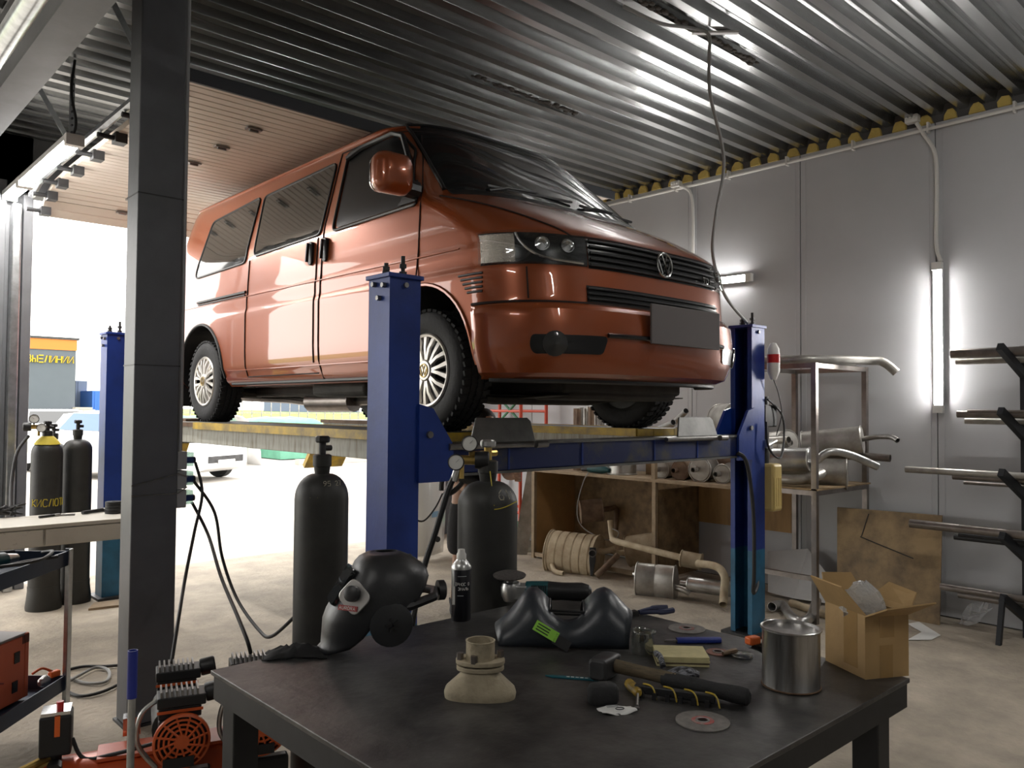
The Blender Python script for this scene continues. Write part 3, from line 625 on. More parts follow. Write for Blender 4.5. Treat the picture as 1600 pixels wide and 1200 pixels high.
# hydraulic power unit on the outside of the far front post
pu = MB().box2((PX1+.085, PY0-.09, 1.46), (PX1+.25, PY0+.08, 1.62)).build('power_unit', 'black_plastic', lift, smooth=0, bev=.008)
MB().cyl((PX1+.16, PY0-.02, 1.62), (PX1+.16, PY0-.02, 1.68), .05, n=14).build('motor_cap', 'black_plastic', pu); MB().cyl((PX1+.15, PY0-.02, 1.20), (PX1+.15, PY0-.02, 1.46), .055, n=14).build('motor', 'black_plastic', pu)
MB().box((PX1+.13, PY0-.05, 1.34), (.08, .1, .06)).cyl((PX1+.1, PY0-.1, 1.33), (PX1+.22, PY0-.1, 1.36), .012, n=8).build('valve_block', 'aluminium', pu, smooth=0)
tk = MB().box2((PX1+.095, PY0-.15, .86), (PX1+.22, PY0+.02, 1.20)).build('oil_tank', mat('oil_plastic', (.55, .42, .16), .35, spec=.6), lift, smooth=0, bev=.02)
for k in range(4): MB().box2((PX1+.10+k*.03, PY0-.153, .90), (PX1+.108+k*.03, PY0-.15, 1.10)).build('tank_rib', 'oil_plastic', tk, smooth=0)
MB().tube(smooth_path([(PX1+.10, PY0-.1, 1.66), (PX1+.30, PY0-.1, 1.55), (PX1+.33, PY0-.1, 1.38), (PX1+.20, PY0-.14, 1.24), (PX1+.06, PY0-.13, 1.32), (PX1+.05, PY0-.12, 1.5)], 6), .008, 6).build('hydraulic_hose', 'cable_black', lift)
MB().tube(smooth_path([(4.85, 2.99, 1.29), (4.90, 2.95, 1.22), (4.95, 2.93, .9), (4.96, 2.93, .5), (5.0, 2.96, .33), (5.12, 3.0, .36), (5.2, 3.05, .45)], 8), .014, 8).build('lift_hose', 'cable_black', lift)
ol = thing('inspection_lamp', 'white hand lamp with a red band hanging on the lift post', 'lamp', (PX1+.10, PY0-.11, 1.85))
MB().lathe([(.02, -.12), (.045, -.06), (.045, 0)], 14, TR(PX1+.13, PY0-.13, 1.92)).build('housing', 'white_plastic', ol)
MB().lathe([(.046, 0), (.046, .06)], 14, TR(PX1+.13, PY0-.13, 1.92)).build('red_band', mat('red_plastic', (.45, .01, .01), .35), ol)
MB().lathe([(.044, .06), (.042, .10), (.02, .14), (0, .145)], 14, TR(PX1+.13, PY0-.13, 1.92)).build('cap', 'white_plastic', ol)
MB().tube(smooth_path([(PX1+.13, PY0-.13, 1.80), (PX1+.2, PY0-.13, 1.70), (PX1+.26, PY0-.12, 1.55), (PX1+.22, PY0-.1, 1.40)], 6), .004, 6).build('cord', 'cable_black', ol)
# ================================================================== workbench and what lies on it
TZ = .88
mat('bench_top', (.10, .096, .09), .45, .35, col2=(.03, .029, .029), vscale=5.5, bump=.2, bscale=30, lo=.35, hi=.68)
mat('bench_frame', (.03, .031, .034), .5, .4, var=.4, vscale=6)
tb = thing('welding_table', 'black steel welding table covered with tools and masks', 'table', (1.545, 1.5, 0))
MB().box2((.878, .857, TZ-.012), (2.222, 2.125, TZ)).build('tabletop', 'bench_top', tb, smooth=0, bev=.002)
for a, b in (((.885, .862, TZ-.075), (2.215, .875, TZ-.012)), ((.885, 2.105, TZ-.075), (2.215, 2.118, TZ-.012)), ((.883, .875, TZ-.075), (.896, 2.105, TZ-.012)), ((2.204, .875, TZ-.075), (2.217, 2.105, TZ-.012))):
    MB().box2(a, b).build('apron', 'bench_frame', tb, smooth=0)
for x, y in ((.94, .92), (2.15, .93), (.935, 2.06), (2.15, 2.06)): MB().box2((x-.035, y-.035, 0), (x+.035, y+.035, TZ-.075)).build('leg', 'bench_frame', tb, smooth=0, bev=.004)
MB().bar((1.9, .96, TZ-.08), (1.95, 1.5, .12), .03, .03).build('brace', 'bench_frame', tb, smooth=0)
MB().bar((.94, 1.0, .25), (.94, 2.0, .25), .04, .04).build('stretcher', 'bench_frame', tb, smooth=0); MB().bar((2.15, 1.0, .25), (2.15, 2.0, .25), .04, .04).build('stretcher', 'bench_frame', tb, smooth=0)
def tv(px, py, rot=0, z=TZ):                        # frame standing on the table: x to the right of the view, y away, z up
    p = at(px, py, Z=z); return Matrix.Translation(p) @ Matrix.Rotation(-_ya+rot, 4, 'Z')
def shell(rows, M, name, m, parent, t=.004):
    mb = MB(); mb.loft([[M @ Vector(p) for p in r] for r in rows], caps=False, closed=False); return mb.build(name, m, parent, smooth=50, solid=t)
mat('helmet_black', (.018, .019, .021), .42, bump=.06, bscale=90); mat('mask_blue_black', (.022, .027, .035), .38, bump=.08, bscale=60)
# --- upright welding helmet, face turned to the gate side
M = tv(596, 1006, PI+.35, TZ+.006); wh = thing('welding_helmet', 'black auto-darkening welding helmet standing upright on the table', 'helmet', M=M)
prof = [(0, .188, .100, 62), (.012, .175, .104, 66), (.05, .172, .112, 72), (.085, .170, .118, 80), (.112, .160, .121, 100), (.128, .150, .122, 112), (.15, .136, .122, 126), (.18, .116, .120, 140), (.205, .098, .114, 150), (.225, .086, .105, 158), (.24, .080, .094, 165), (.255, .068, .078, 172), (.266, .048, .055, 177), (.272, .02, .022, 180)]
rows = []
for z, fx, wy, ph in prof:
    r = []
    for i in range(33):
        a = math.radians(-ph+2*ph*i/32); c = math.cos(a); s = math.sin(a)
        back = .105 if z < .2 else .105*(1-((z-.2)/.075)**2*.75)
        x = (fx*abs(c)**.75 if c > 0 else -back*abs(c)**.9*1.35); y = wy*(1 if s > 0 else -1)*abs(s)**.8
        r.append((x, y, z+(.03*abs(s)**4*(1-z/.27) if z < .05 else 0)))
    rows.append(r)
shell(rows, M, 'shell', 'helmet_black', wh, .005)
MB().prism(rrect(.10, .115, .01), 0, .012, M @ frame((.113, 0, .178), (.85, 0, .53), (0, 1, 0))).build('viewing_window', 'dark_glass', wh, smooth=0)
pl = MB().prism(rrect(.075, .085, .02), 0, .006, M @ frame((.095, .096, .165), (.62, .75, .25), (-.4, .5, .8))).build('control_plate', 'alloy', wh, bev=.002)
MB().lathe([(.022, 0), (.022, .016), (.014, .02), (0, .02)], 18, M @ frame((.10, .102, .175), (.62, .75, .25))).build('dial', 'black_plastic', pl)
MB().box((0, 0, .004), (.060, .014, .006), M @ frame((.112, .096, .135), (.66, .72, .25), (-.72, .68, 0))).build('name_strip', mat('red_print', (.35, .06, .06), .5), pl, smooth=0)
letters('AURORA', M @ frame((.112, .096, .135), (.66, .72, .25), (-.72, .68, 0)) @ Matrix.Translation((-.026, -.004, .0075)), .006, .008, .003, .0008).build('lettering', 'white_plastic', pl)
MB().lathe([(.062, 0), (.060, .006), (.05, .009), (0, .010)], 24, M @ frame((-.005, .117, .085), (0, 1, .05))).build('ear_boss', 'helmet_black', wh)
for k in range(5): MB().box((.012, 0, .013), (.016, .006, .006), M @ frame((-.005, .117, .085), (0, 1, .05)) @ Matrix.Rotation(k*2*PI/5, 4, 'Z')).build('boss_spoke', 'black_plastic', wh, smooth=0)
MB().tube([M @ Vector(p) for p in [(.04, .095, .12), (-.06, .105, .13), (-.14, .06, .14), (-.16, 0, .145), (-.14, -.06, .14), (-.06, -.105, .13)]], .014, 8).tube([M @ Vector(p) for p in [(.0, .09, .18), (-.06, .06, .235), (-.08, 0, .25), (-.06, -.06, .235)]], .010, 8).build('headband', 'black_plastic', wh)
MB().lathe([(.03, 0), (.03, .02), (.024, .024), (0, .024)], 16, M @ frame((-.168, .0, .145), (-1, 0, 0))).build('ratchet_knob', 'black_plastic', wh)
# --- second mask lying on its face
M = tv(893, 1002, -.06, TZ+.004); wm = thing('welding_mask', 'dark blue-black welding mask with a green sticker lying on the table', 'helmet', M=M)
rows = []
for u in lin(0, 1, 20):
    x = -.165+.33*u; h = .07+.085*math.exp(-((u-.27)/.15)**2)+.085*math.exp(-((u-.80)/.16)**2)-.03*(1-u)**6; dp = .10+.03*math.sin(PI*u)
    x0 = x-.05*(1-u)
    rows.append([(x0+.035*math.sin(t)**2*(u-.5), -.075+dp*(1-math.cos(t))*.95, max(0.002, h*math.sin(t)**.8)) for t in [PI*j/22 for j in range(23)]])
mb = MB(); n = 23
mb.loft([[M @ Vector(p) for p in r] for r in rows], caps=False, closed=False)
hole = set()
for i in range(8, 13):
    for j in range(7, 22): hole.add(i*(n-1)+j)
mb.f = [f for k, f in enumerate(mb.f) if k not in hole]
mb.build('shell', 'mask_blue_black', wm, smooth=50, solid=.004)
q = lambda u, t: Vector(rows[round(u*20)][t])
MB().tube([M @ q(.4, j) for j in range(7, 21)]+[M @ q(.65, j) for j in range(20, 6, -1)], .004, 6, closed=True).build('window_frame', 'black_plastic', wm)
fr = M @ frame((-.075, -.088, .052), (0, -1, .35), (1, 0, 0))
st = MB().box((0, 0, 0), (.075, .03, .003), fr @ Matrix.Rotation(-.5, 4, 'Z')).build('sticker', mat('sticker_green', (.28, .62, .06), .5), wm, smooth=0)
for k in range(3): MB().box((-.01, .008-k*.008, .0022), (.04, .003, .001), fr @ Matrix.Rotation(-.5, 4, 'Z')).build('print_line', 'black_plastic', st, smooth=0)
MB().box((.055, -.005, 0), (.05, .03, .003), fr @ Matrix.Rotation(-.5, 4, 'Z')).build('warning_label', 'black_plastic', wm, smooth=0)
# --- spray can
p = at(720, 968, Z=TZ); M = Matrix.Translation(p) @ Matrix.Rotation(-_ya, 4, 'Z'); sc_ = thing('spray_can', 'black spray paint can with a silver shoulder on the welding table', 'spray can', M=M)
MB().lathe([(.031, 0), (.033, .004), (.033, .168), (.031, .172)], 28, M).build('can', mat('can_black', (.012, .012, .016), .25), sc_)
MB().lathe([(.033, .168), (.033, .176), (.024, .190), (.018, .196), (.017, .200)], 28, M, False).build('shoulder', 'aluminium', sc_)
MB().lathe([(.016, .196), (.016, .216), (.012, .222), (.011, .232), (0, .233)], 18, M).build('nozzle_cap', 'white_plastic', sc_)
cc = lambda r0: (lambda x, y, z: M @ Vector((r0*math.sin(x/r0), -r0*math.cos(x/r0), y)))
letters('ТЕРМОСТО', None, .0055, .009, .002, .0007, conform=lambda x, y, z: cc(.0334)(x-.026, y+.118, 0)).build('lettering', 'white_plastic', sc_)
letters('ЭМАЛЬ', None, .0055, .009, .002, .0007, conform=lambda x, y, z: cc(.0334)(x-.008, y+.103, 0)).build('lettering', 'white_plastic', sc_)
MB().box((-.021, -.0265, .085), (.012, .001, .06), M @ Matrix.Translation((0, 0, 0))).build('barcode', 'white_plastic', sc_, smooth=0)
for z, w in ((.085, .02), (.148, .03)): MB().tube([cc(.0334)(x-.01, z, 0) for x in lin(0, w, 5)], .0012, 4).build('print_line', 'grey_plastic', sc_)
# --- angle grinder
M = tv(800, 943, -.12); ag = thing('angle_grinder', 'teal and black angle grinder with a worn flap disc', 'grinder', M=M)
mat('grinder_teal', (.01, .075, .085), .45)
MB().lathe([(.058, 0), (.060, .004), (.045, .010), (.012, .010)], 30, M @ TR(-.01, 0, .098, 0, .1)).build('flap_disc', mat('abrasive', (.06, .052, .048), .9, bump=.8, bscale=120), ag)
MB().cyl(M @ Vector((-.01, 0, .098)), M @ Vector((-.005, 0, .06)), .014, n=12).build('spindle', 'steel', ag)
MB().lathe([(.0, 0), (.026, 0), (.036, .02), (.038, .05), (.03, .07)], 14, M @ TR(-.003, 0, .008)).box((.03, 0, .045), (.05, .06, .05), M).build('gear_head', 'aluminium', ag, bev=.004)
MB().loft([[M @ Vector((x, r*math.cos(t), .048+dz+r*math.sin(t))) for t in [2*PI*j/16 for j in range(16)]] for x, r, dz in ((.05, .033, 0), (.07, .035, .0), (.13, .034, .002))]).build('body', 'grinder_teal', ag)
MB().loft([[M @ Vector((x, r*math.cos(t), .050+r*math.sin(t))) for t in [2*PI*j/16 for j in range(16)]] for x, r in ((.13, .034), (.18, .031), (.25, .033), (.275, .026), (.285, .012))]).build('grip', 'black_plastic', ag)
for k in range(7): MB().box((.075+k*.008, 0, .049), (.003, .071, .05), M).build('vent_fin', 'black_plastic', ag, smooth=0)
MB().tube(smooth_path([M @ Vector(p) for p in [(.28, 0, .045), (.33, .01, .03), (.36, .03, .012), (.33, .09, .008), (.25, .12, .008)]], 6), .005, 8).build('power_cord', 'cable_black', ag)
# --- exhaust flange cone
M = tv(750, 1088, -.05); ef = thing('exhaust_flange', 'sand-coloured cast exhaust collector with a bolted flange on the table', 'car part', M=M)
mat('cast_sand', (.40, .34, .235), .8, var=.25, vscale=20, bump=.3, bscale=80)
def oval(w, d, z, n=28, e=.8, cx=0): return [M @ Vector((cx+w*(1 if math.cos(t) > 0 else -1)*abs(math.cos(t))**e, d*(1 if math.sin(t) > 0 else -1)*abs(math.sin(t))**e, z)) for t in [2*PI*j/n for j in range(n)]]
MB().loft([oval(.086, .048, 0), oval(.088, .050, .012), oval(.084, .047, .024), oval(.066, .043, .040), oval(.048, .040, .056), oval(.040, .038, .068)]).build('cone', 'cast_sand', ef)
MB().loft([oval(.058, .042, .066, e=.95), oval(.058, .042, .077, e=.95)]).loft([oval(.060, .044, .081, e=.95), oval(.060, .044, .092, e=.95)]).build('flange', 'cast_sand', ef, bev=.002)
MB().lathe([(.035, .09), (.035, .132), (.0365, .136), (.032, .136), (.031, .092), (0, .092)], 28, M, False).build('pipe_stub', 'cast_sand', ef)
for x, y in ((-.048, -.012), (.048, .014), (-.012, -.036)): MB().cyl(M @ Vector((x, y, .09)), M @ Vector((x, y, .108)), .009, n=6).build('bolt', 'steel_tube', ef, smooth=20)
# --- sledge hammer
a = at(948, 1058, Z=TZ); b = at(1168, 1104, Z=TZ); d = (b-a); d.z = 0; L = d.length; ang = math.atan2(d.y, d.x)
a.z += .004; M = Matrix.Translation(a) @ Matrix.Rotation(ang, 4, 'Z'); sh = thing('sledge_hammer', 'short sledge hammer with a rubber-gripped wooden handle', 'hammer', M=M)
hd = MB(); sec = [(-.058, .020), (-.052, .026), (-.02, .027), (.02, .027), (.045, .020), (.06, .010)]
hd.loft([[M @ Vector((.0+p*r/.026, y, .028+q*r/.026)) for p, q in rrect(.050, .054, .010, 3)] for y, r in sec]).build('head', 'dark_steel', sh)
MB().loft([[M @ Vector((x, r*math.cos(t), .030-.010*(x/L)+r*1.25*math.sin(t))) for t in [2*PI*j/12 for j in range(12)]] for x, r in ((-.03, .014), (.03, .0145), (.10, .013), (L*.52, .0135))]).build('handle', mat('old_wood', (.14, .105, .06), .7, var=.5, vscale=30, streak=(1, 8, 8)), sh)
MB().loft([[M @ Vector((x, r*math.cos(t), .026-.008*(x/L)+r*1.2*math.sin(t))) for t in [2*PI*j/12 for j in range(12)]] for x, r in ((L*.42, .015), (L*.5, .0165), (L*.8, .0155), (L*.95, .0185), (L, .017), (L+.006, .010))]).build('rubber_grip', 'rubber', sh)
# --- rubber block, strip, screwdriver, packet
M = tv(942, 1098, .2); o = MB(); o.loft([[M @ Vector((p*f, q*f, z)) for p, q in rrect(.075, .05, .02, 4)] for z, f in ((0, .9), (.008, 1), (.032, 1), (.042, .86), (.045, .7))])
o = tag(o.build('rubber_block', 'rubber'), 'rounded black rubber mallet head lying beside the paper packet', 'mallet')
a = at(992, 1086, Z=TZ); b = at(1118, 1104, Z=TZ); d = b-a; M = Matrix.Translation(a) @ Matrix.Rotation(math.atan2(d.y, d.x), 4, 'Z'); L = d.length
ir = thing('injector_rail', 'black plastic rail with prongs and smears of yellow glue', 'car part', M=M)
MB().box((L/2, 0, .018), (L, .018, .02), M).build('bar', 'black_plastic', ir, bev=.003)
for k in range(6): MB().box((.02+k*L/6.2, -.012, .008), (.010, .012, .016), M).build('prong', 'black_plastic', ir, smooth=0)
for k in range(4): MB().tube(smooth_path([M @ Vector((.02+k*.05, .004, .029)), M @ Vector((.04+k*.05, -.006, .030)), M @ Vector((.05+k*.05, -.010, .02)), M @ Vector((.055+k*.05, -.014, .002))], 4), .0022, 6).build('glue_smear', mat('yellow_glue', (.45, .32, .04), .4), ir)
M = tv(984, 1086, .1); sd = thing('screwdriver', 'yellow and black screwdriver lying by the white paper packet', 'screwdriver', M=M)
MB().loft([[M @ Vector((.012+r*math.cos(t)*1.0-.004*y/.05, y, .014+r*math.sin(t))) for t in [2*PI*j/10 for j in range(10)]] for y, r in ((.045, .008), (.04, .013), (.01, .0135), (-.01, .011), (-.02, .012), (-.03, .008))]).build('handle', mat('handle_yellow', (.40, .26, .03), .4, col2=(.02, .02, .02), vscale=25), sd)
MB().tube([M @ Vector((.012, -.03, .013)), M @ Vector((-.004, -.085, .005))], .0035, 8).box((-.0055, -.092, .004), (.009, .014, .0025), M).build('blade', 'steel', sd)
M = tv(964, 1112, .22); rows = [[(x, y, .003+.004*math.sin(x*70+y*90)+.003*abs(x)/.04) for x in lin(-.042, .042, 8)] for y in lin(-.022, .022, 5)]
pk = thing('paper_packet', 'crumpled white paper packet with small print', 'packet', M=M); shell(rows, M, 'packet', mat('paper_white', (.72, .72, .70), .7), pk, .002)
MB().tube([M @ Vector((.004+.010*math.cos(t), -.008+.007*math.sin(t), .010)) for t in [2*PI*j/14 for j in range(14)]], .0012, 4, closed=True).build('round_mark', 'dark_steel', pk)
for k in range(3): MB().box((-.008, .006+k*.005, .0095), (.028, .0014, .001), M).build('print_line', 'grey_plastic', pk, smooth=0)
# --- discs
def disc(px, py, r, name, label, m, hub, ring=True):
    M = tv(px, py); t = thing(name, label, 'disc', M=M, group=None)
    MB().lathe([(.011, .0005), (r, .0005), (r, .003), (.011, .003)], 36, M, False).build('wheel', m, t)
    MB().lathe([(.0112, .0032), (r*.42, .0032), (r*.42, .0042), (.0112, .0042)], 28, M, False).build('paper_label', hub, t)
    MB().lathe([(.011, .0), (.016, .0), (.016, .0052), (.011, .0052)], 20, M, False).build('bore_ring', 'aluminium', t); return t
mat('disc_grey', (.20, .185, .17), .7, var=.4, vscale=40); mat('label_red', (.38, .05, .04), .6, col2=(.25, .22, .2), vscale=50); mat('label_dull', (.22, .10, .09), .6)
disc(1098, 1128, .060, 'cutting_disc', 'red-labelled cutting disc lying at the sledge hammer grip', 'disc_grey', 'label_red')
disc(1073, 983, .058, 'cutting_disc', 'clean grey cutting disc lying near the blue pliers', 'disc_grey', 'label_dull')
disc(1122, 1020, .034, 'cutting_disc', 'small worn brown cutting disc beside the note block', mat('disc_brown', (.20, .09, .07), .8), 'label_dull')
# --- glass jar, lid, note block, glove
gl = glass_mat('jar_glass', (.78, .80, .78), .78)
M = tv(1004, 1022); jr = thing('glass_jar', 'small empty glass jar standing beside the note block', 'jar', M=M)
MB().lathe([(.0, .002), (.030, .002), (.032, .01), (.033, .045), (.030, .062), (.030, .070)], 28, M, False).build('glass', gl, jr, solid=.003)
M = tv(1160, 1028); tag(MB().lathe([(.0, .002), (.030, .002), (.032, .005), (.032, .012)], 28, M, False).build('glass_saucer', gl, solid=.003), 'shallow clear glass dish lying near the orange clamp', 'dish')
M = tv(1012, 990); tag(MB().lathe([(.012, .002), (.026, .002), (.027, .008), (.020, .012)], 24, M, False).build('plastic_ring', gl, solid=.002), 'clear plastic ring lying behind the glass jar', 'ring')
M = tv(1063, 1032, -.06); nb = thing('note_block', 'thick pale yellow note block with worn edges on the table', 'paper', M=M)
mat('note_yellow', (.56, .50, .27), .8, var=.2, vscale=25)
for k in range(5): MB().box((.001*((k*7) % 3-1), .001*((k*5) % 3-1), .003+k*.005), (.142, .11, .0045), M).build('sheet_pack', 'note_yellow' if k != 1 else 'old_wood', nb, smooth=0)
M = tv(1060, 1058, .15); gv = thing('work_glove', 'grey and black knitted rag glove lying on the note block', 'glove', M=M)
mat('knit', (.26, .27, .30), .9, col2=(.035, .035, .04), vscale=60, streak=(1, 3, 1), bump=.8, bscale=150, lo=.45, hi=.55)
rows = [[(x*(1-.2*abs(y)/.03), y+.006*math.sin(x*40), .004+.018*max(0, math.cos(x*18))*max(0, math.cos(y*40))+.004*math.sin(x*60+y*50)) for x in lin(-.06, .06, 16)] for y in lin(-.03, .03, 9)]
shell(rows, M, 'palm', 'knit', gv, .006)
MB().tube(smooth_path([M @ Vector(p) for p in [(-.035, .02, .022), (-.032, .05, .038), (-.034, .075, .040), (-.03, .092, .036)]], 5), [.008]*15+[.006], 8).build('finger', 'knit', gv)
# --- utility knife, pliers, blade
a = at(1042, 1005, Z=TZ); b = at(1126, 1004, Z=TZ); d = b-a; M = Matrix.Translation(a) @ Matrix.Rotation(math.atan2(d.y, d.x), 4, 'Z'); L = d.length
uk = thing('utility_knife', 'blue utility knife with a metal nose lying behind the note block', 'knife', M=M)
MB().loft([[M @ Vector((x, p*w, .008+q)) for p, q in rrect(.026, .015, .005, 3)] for x, w in ((.03, .8), (.06, 1), (L-.02, 1), (L, .7))]).build('handle', mat('knife_blue', (.012, .03, .22), .4), uk)
MB().prism([(-.01, -.006), (.04, -.009), (.04, .009), (.0, .009)], .006, .010, M).build('nose', 'steel', uk, smooth=0)
M = tv(1003, 962, .35); pr = thing('pliers', 'blue-handled pliers lying near the far edge of the table', 'pliers', M=M)
mat('grip_blue', (.012, .018, .06), .5)
for s in (-1, 1):
    MB().tube(smooth_path([M @ Vector(p) for p in [(-.01, s*.004, .012), (.03, s*.020, .014), (.07, s*.027, .014), (.11, s*.018, .014)]], 5), [.007]*8+[.010]*8, 8).build('handle', 'grip_blue', pr)
    MB().loft([[M @ Vector((x, s*(c+w*p), .011+h*q)) for p, q in ((-.5, -.5), (.5, -.5), (.5, .5), (-.5, .5))] for x, c, w, h in ((-.02, .006, .018, .016), (-.05, .006, .010, .013), (-.075, .003, .005, .008))]).build('jaw', 'dark_steel', pr, smooth=0)
a = at(852, 1057, Z=TZ); b = at(944, 1064, Z=TZ); d = b-a; M = Matrix.Translation(a) @ Matrix.Rotation(math.atan2(d.y, d.x), 4, 'Z'); L = d.length
hs = thing('saw_blade', 'narrow cyan saw blade with white print lying by the hammer head', 'saw blade', M=M)
MB().prism([(0, 0), (.02, -.009), (L, -.010), (L, .008), (.02, .006)], .001, .004, M).build('blade', mat('blade_cyan', (.015, .12, .16), .35, .3), hs, smooth=0)
for k in range(5): MB().box((.06+k*.012, -.001, .0044), (.008, .004, .0008), M).build('print', 'white_plastic', hs, smooth=0)
# --- tin can
M = tv(1236, 1072); tc = thing('paint_tin', 'large unlabelled tin can with a dented lid on the table corner', 'tin', M=M)
mat('tinplate', (.52, .52, .52), .28, .95, col2=(.30, .28, .26), vscale=5, streak=(6, 6, .6))
MB().lathe([(.0, .001), (.070, .001), (.0715, .004), (.0705, .008), (.0705, .142), (.0725, .146), (.0725, .150), (.069, .150), (.068, .142), (.03, .137), (0, .139)], 40, M).build('can', 'tinplate', tc)
MB().tube([M @ Vector((.0727*math.cos(t), .0727*math.sin(t), .1475)) for t in [2*PI*j/40 for j in range(40)]], .003, 6, closed=True).build('rim', 'tinplate', tc)
MB().tube([M @ Vector((.0712*math.cos(t), .0712*math.sin(t), .004)) for t in [2*PI*j/40 for j in range(40)]], .0022, 6, closed=True).build('base_rim', 'rust_plate', tc)
# --- orange spring clamp
M = tv(1188, 1046, .5); oc = thing('spring_clamp', 'orange-tipped black spring clamp leaning against the tin can', 'clamp', M=M)
MB().tube(smooth_path([M @ Vector(p) for p in [(.03, 0, .006), (.03, .0, .05), (.025, .0, .09), (.03, 0, .13)]], 5), .012, 8).build('handle', 'black_plastic', oc)
MB().tube(smooth_path([M @ Vector(p) for p in [(.03, 0, .04), (.0, .0, .06), (-.04, 0, .075)]], 5), .012, 8).build('arm', 'black_plastic', oc)
MB().box((-.028, 0, .082), (.038, .026, .022), M @ Matrix.Rotation(.0, 4, 'Y')).build('jaw_pad', mat('orange_plastic', (.75, .14, .02), .4), oc, bev=.005)
M = tv(1143, 1024, .4); tag(MB().tube([M @ Vector((-.03, 0, .008)), M @ Vector((.0, .0, .010)), M @ Vector((.02, .005, .010))], [.006, .009, .007], 8).build('hose_fitting', mat('old_brass', (.16, .11, .07), .5, .5)), 'small tarnished brass hose fitting by the glass dish', 'fitting')
# --- cardboard box with bubble wrap
mat('cardboard', (.42, .27, .115), .75, var=.12, vscale=12, bump=.1, bscale=60); mat('packing_tape', (.36, .22, .085), .25, var=.15, vscale=14)
p0 = at(1298, 1028, Z=TZ); p1 = at(1352, 1062, Z=TZ); p2 = at(1418, 1056, Z=TZ)
ex = (p2-p1); wx = .135; ey = (p0-p1); wy = .165; ex.z = 0; ey.z = 0; ex.normalize(); ey = Vector((-ex.y, ex.x, 0))
M = Matrix(((ex.x, ey.x, 0, p1.x), (ex.y, ey.y, 0, p1.y), (0, 0, 1, TZ), (0, 0, 0, 1))); H = .165
cb_ = thing('cardboard_box', 'open cardboard box with torn flaps on the table corner', 'box', M=M)
for nm, a, b in (('side_panel', (0, 0, 0), (wx, .004, H)), ('side_panel', (0, wy-.004, 0), (wx, wy, H)), ('side_panel', (0, .004, 0), (.004, wy-.004, H)), ('side_panel', (wx-.004, .004, 0), (wx, wy-.004, H)), ('bottom_panel', (.004, .004, .0), (wx-.004, wy-.004, .004))):
    MB().box2(a, b, M).build(nm, 'cardboard', cb_, smooth=0)
def flap(P, n): # flap quad extruded
    a, b, c, d = (M @ Vector(q) for q in P); nn = (b-a).cross(d-a).normalized()*.004
    MB().loft([[a, b, c, d], [a+nn, b+nn, c+nn, d+nn]]).build(n, 'cardboard', cb_, smooth=0)
flap([(0, 0, H), (wx, 0, H), (wx+.02, -.075, H+.045), (.01, -.07, H+.035)], 'flap'); flap([(0, 0, H), (0, wy, H), (-.055, wy-.01, H+.075), (-.05, .03, H+.07)], 'flap')
flap([(0, wy, H), (wx, wy, H), (wx-.03, wy+.03, H+.07), (.01, wy+.03, H+.075)], 'flap'); flap([(wx, 0, H), (wx, wy, H), (wx+.06, wy-.02, H+.05), (wx+.07, .05, H+.04)], 'flap')
for a, b in (((.045, -.0006, .0), (.085, 0, .085)), ((.045, -.0006, .105), (.09, 0, H))): MB().box2(a, b, M).build('tape', 'packing_tape', cb_, smooth=0)
MB().box2((-.0006, .03, .02), (0, .085, H), M).build('tape', 'packing_tape', cb_, smooth=0)
random.seed(11); bw = MB(); R = []
for i in range(9):
    z = H-.03+.10*i/8; r0 = (.058 if i < 4 else .058*(1-((i-4)/4.6)**1.5))
    R.append([M @ Vector((wx*.5-.01+r0*math.cos(t)*random.uniform(.8, 1.1), wy*.5+r0*1.1*math.sin(t)*random.uniform(.8, 1.1), z+random.uniform(-.006, .006))) for t in [2*PI*j/14 for j in range(14)]])
bw.loft(R); tag(bw.build('bubble_wrap', mat('bubble_film', (.62, .63, .62), .15, alpha=.55, bump=1., bscale=90), smooth=25), 'crumpled clear bubble wrap sticking out of the cardboard box', 'packaging')
# --- black rag at the far corner
M = tv(462, 1024, .15); random.seed(8); rows = [[(x+random.uniform(-.006, .006), y+random.uniform(-.006, .006), .004+.028*max(0, 1-(x/.085)**2)*max(0, 1-(y/.05)**2)*random.uniform(.5, 1.2)) for x in lin(-.085, .085, 12)] for y in lin(-.045, .045, 7)]
rg = thing('black_rag', 'crumpled black rag at the table corner beside the tall gas cylinder', 'rag', M=M); shell(rows, M, 'cloth', mat('rag_black', (.012, .012, .013), .9), rg, .003)
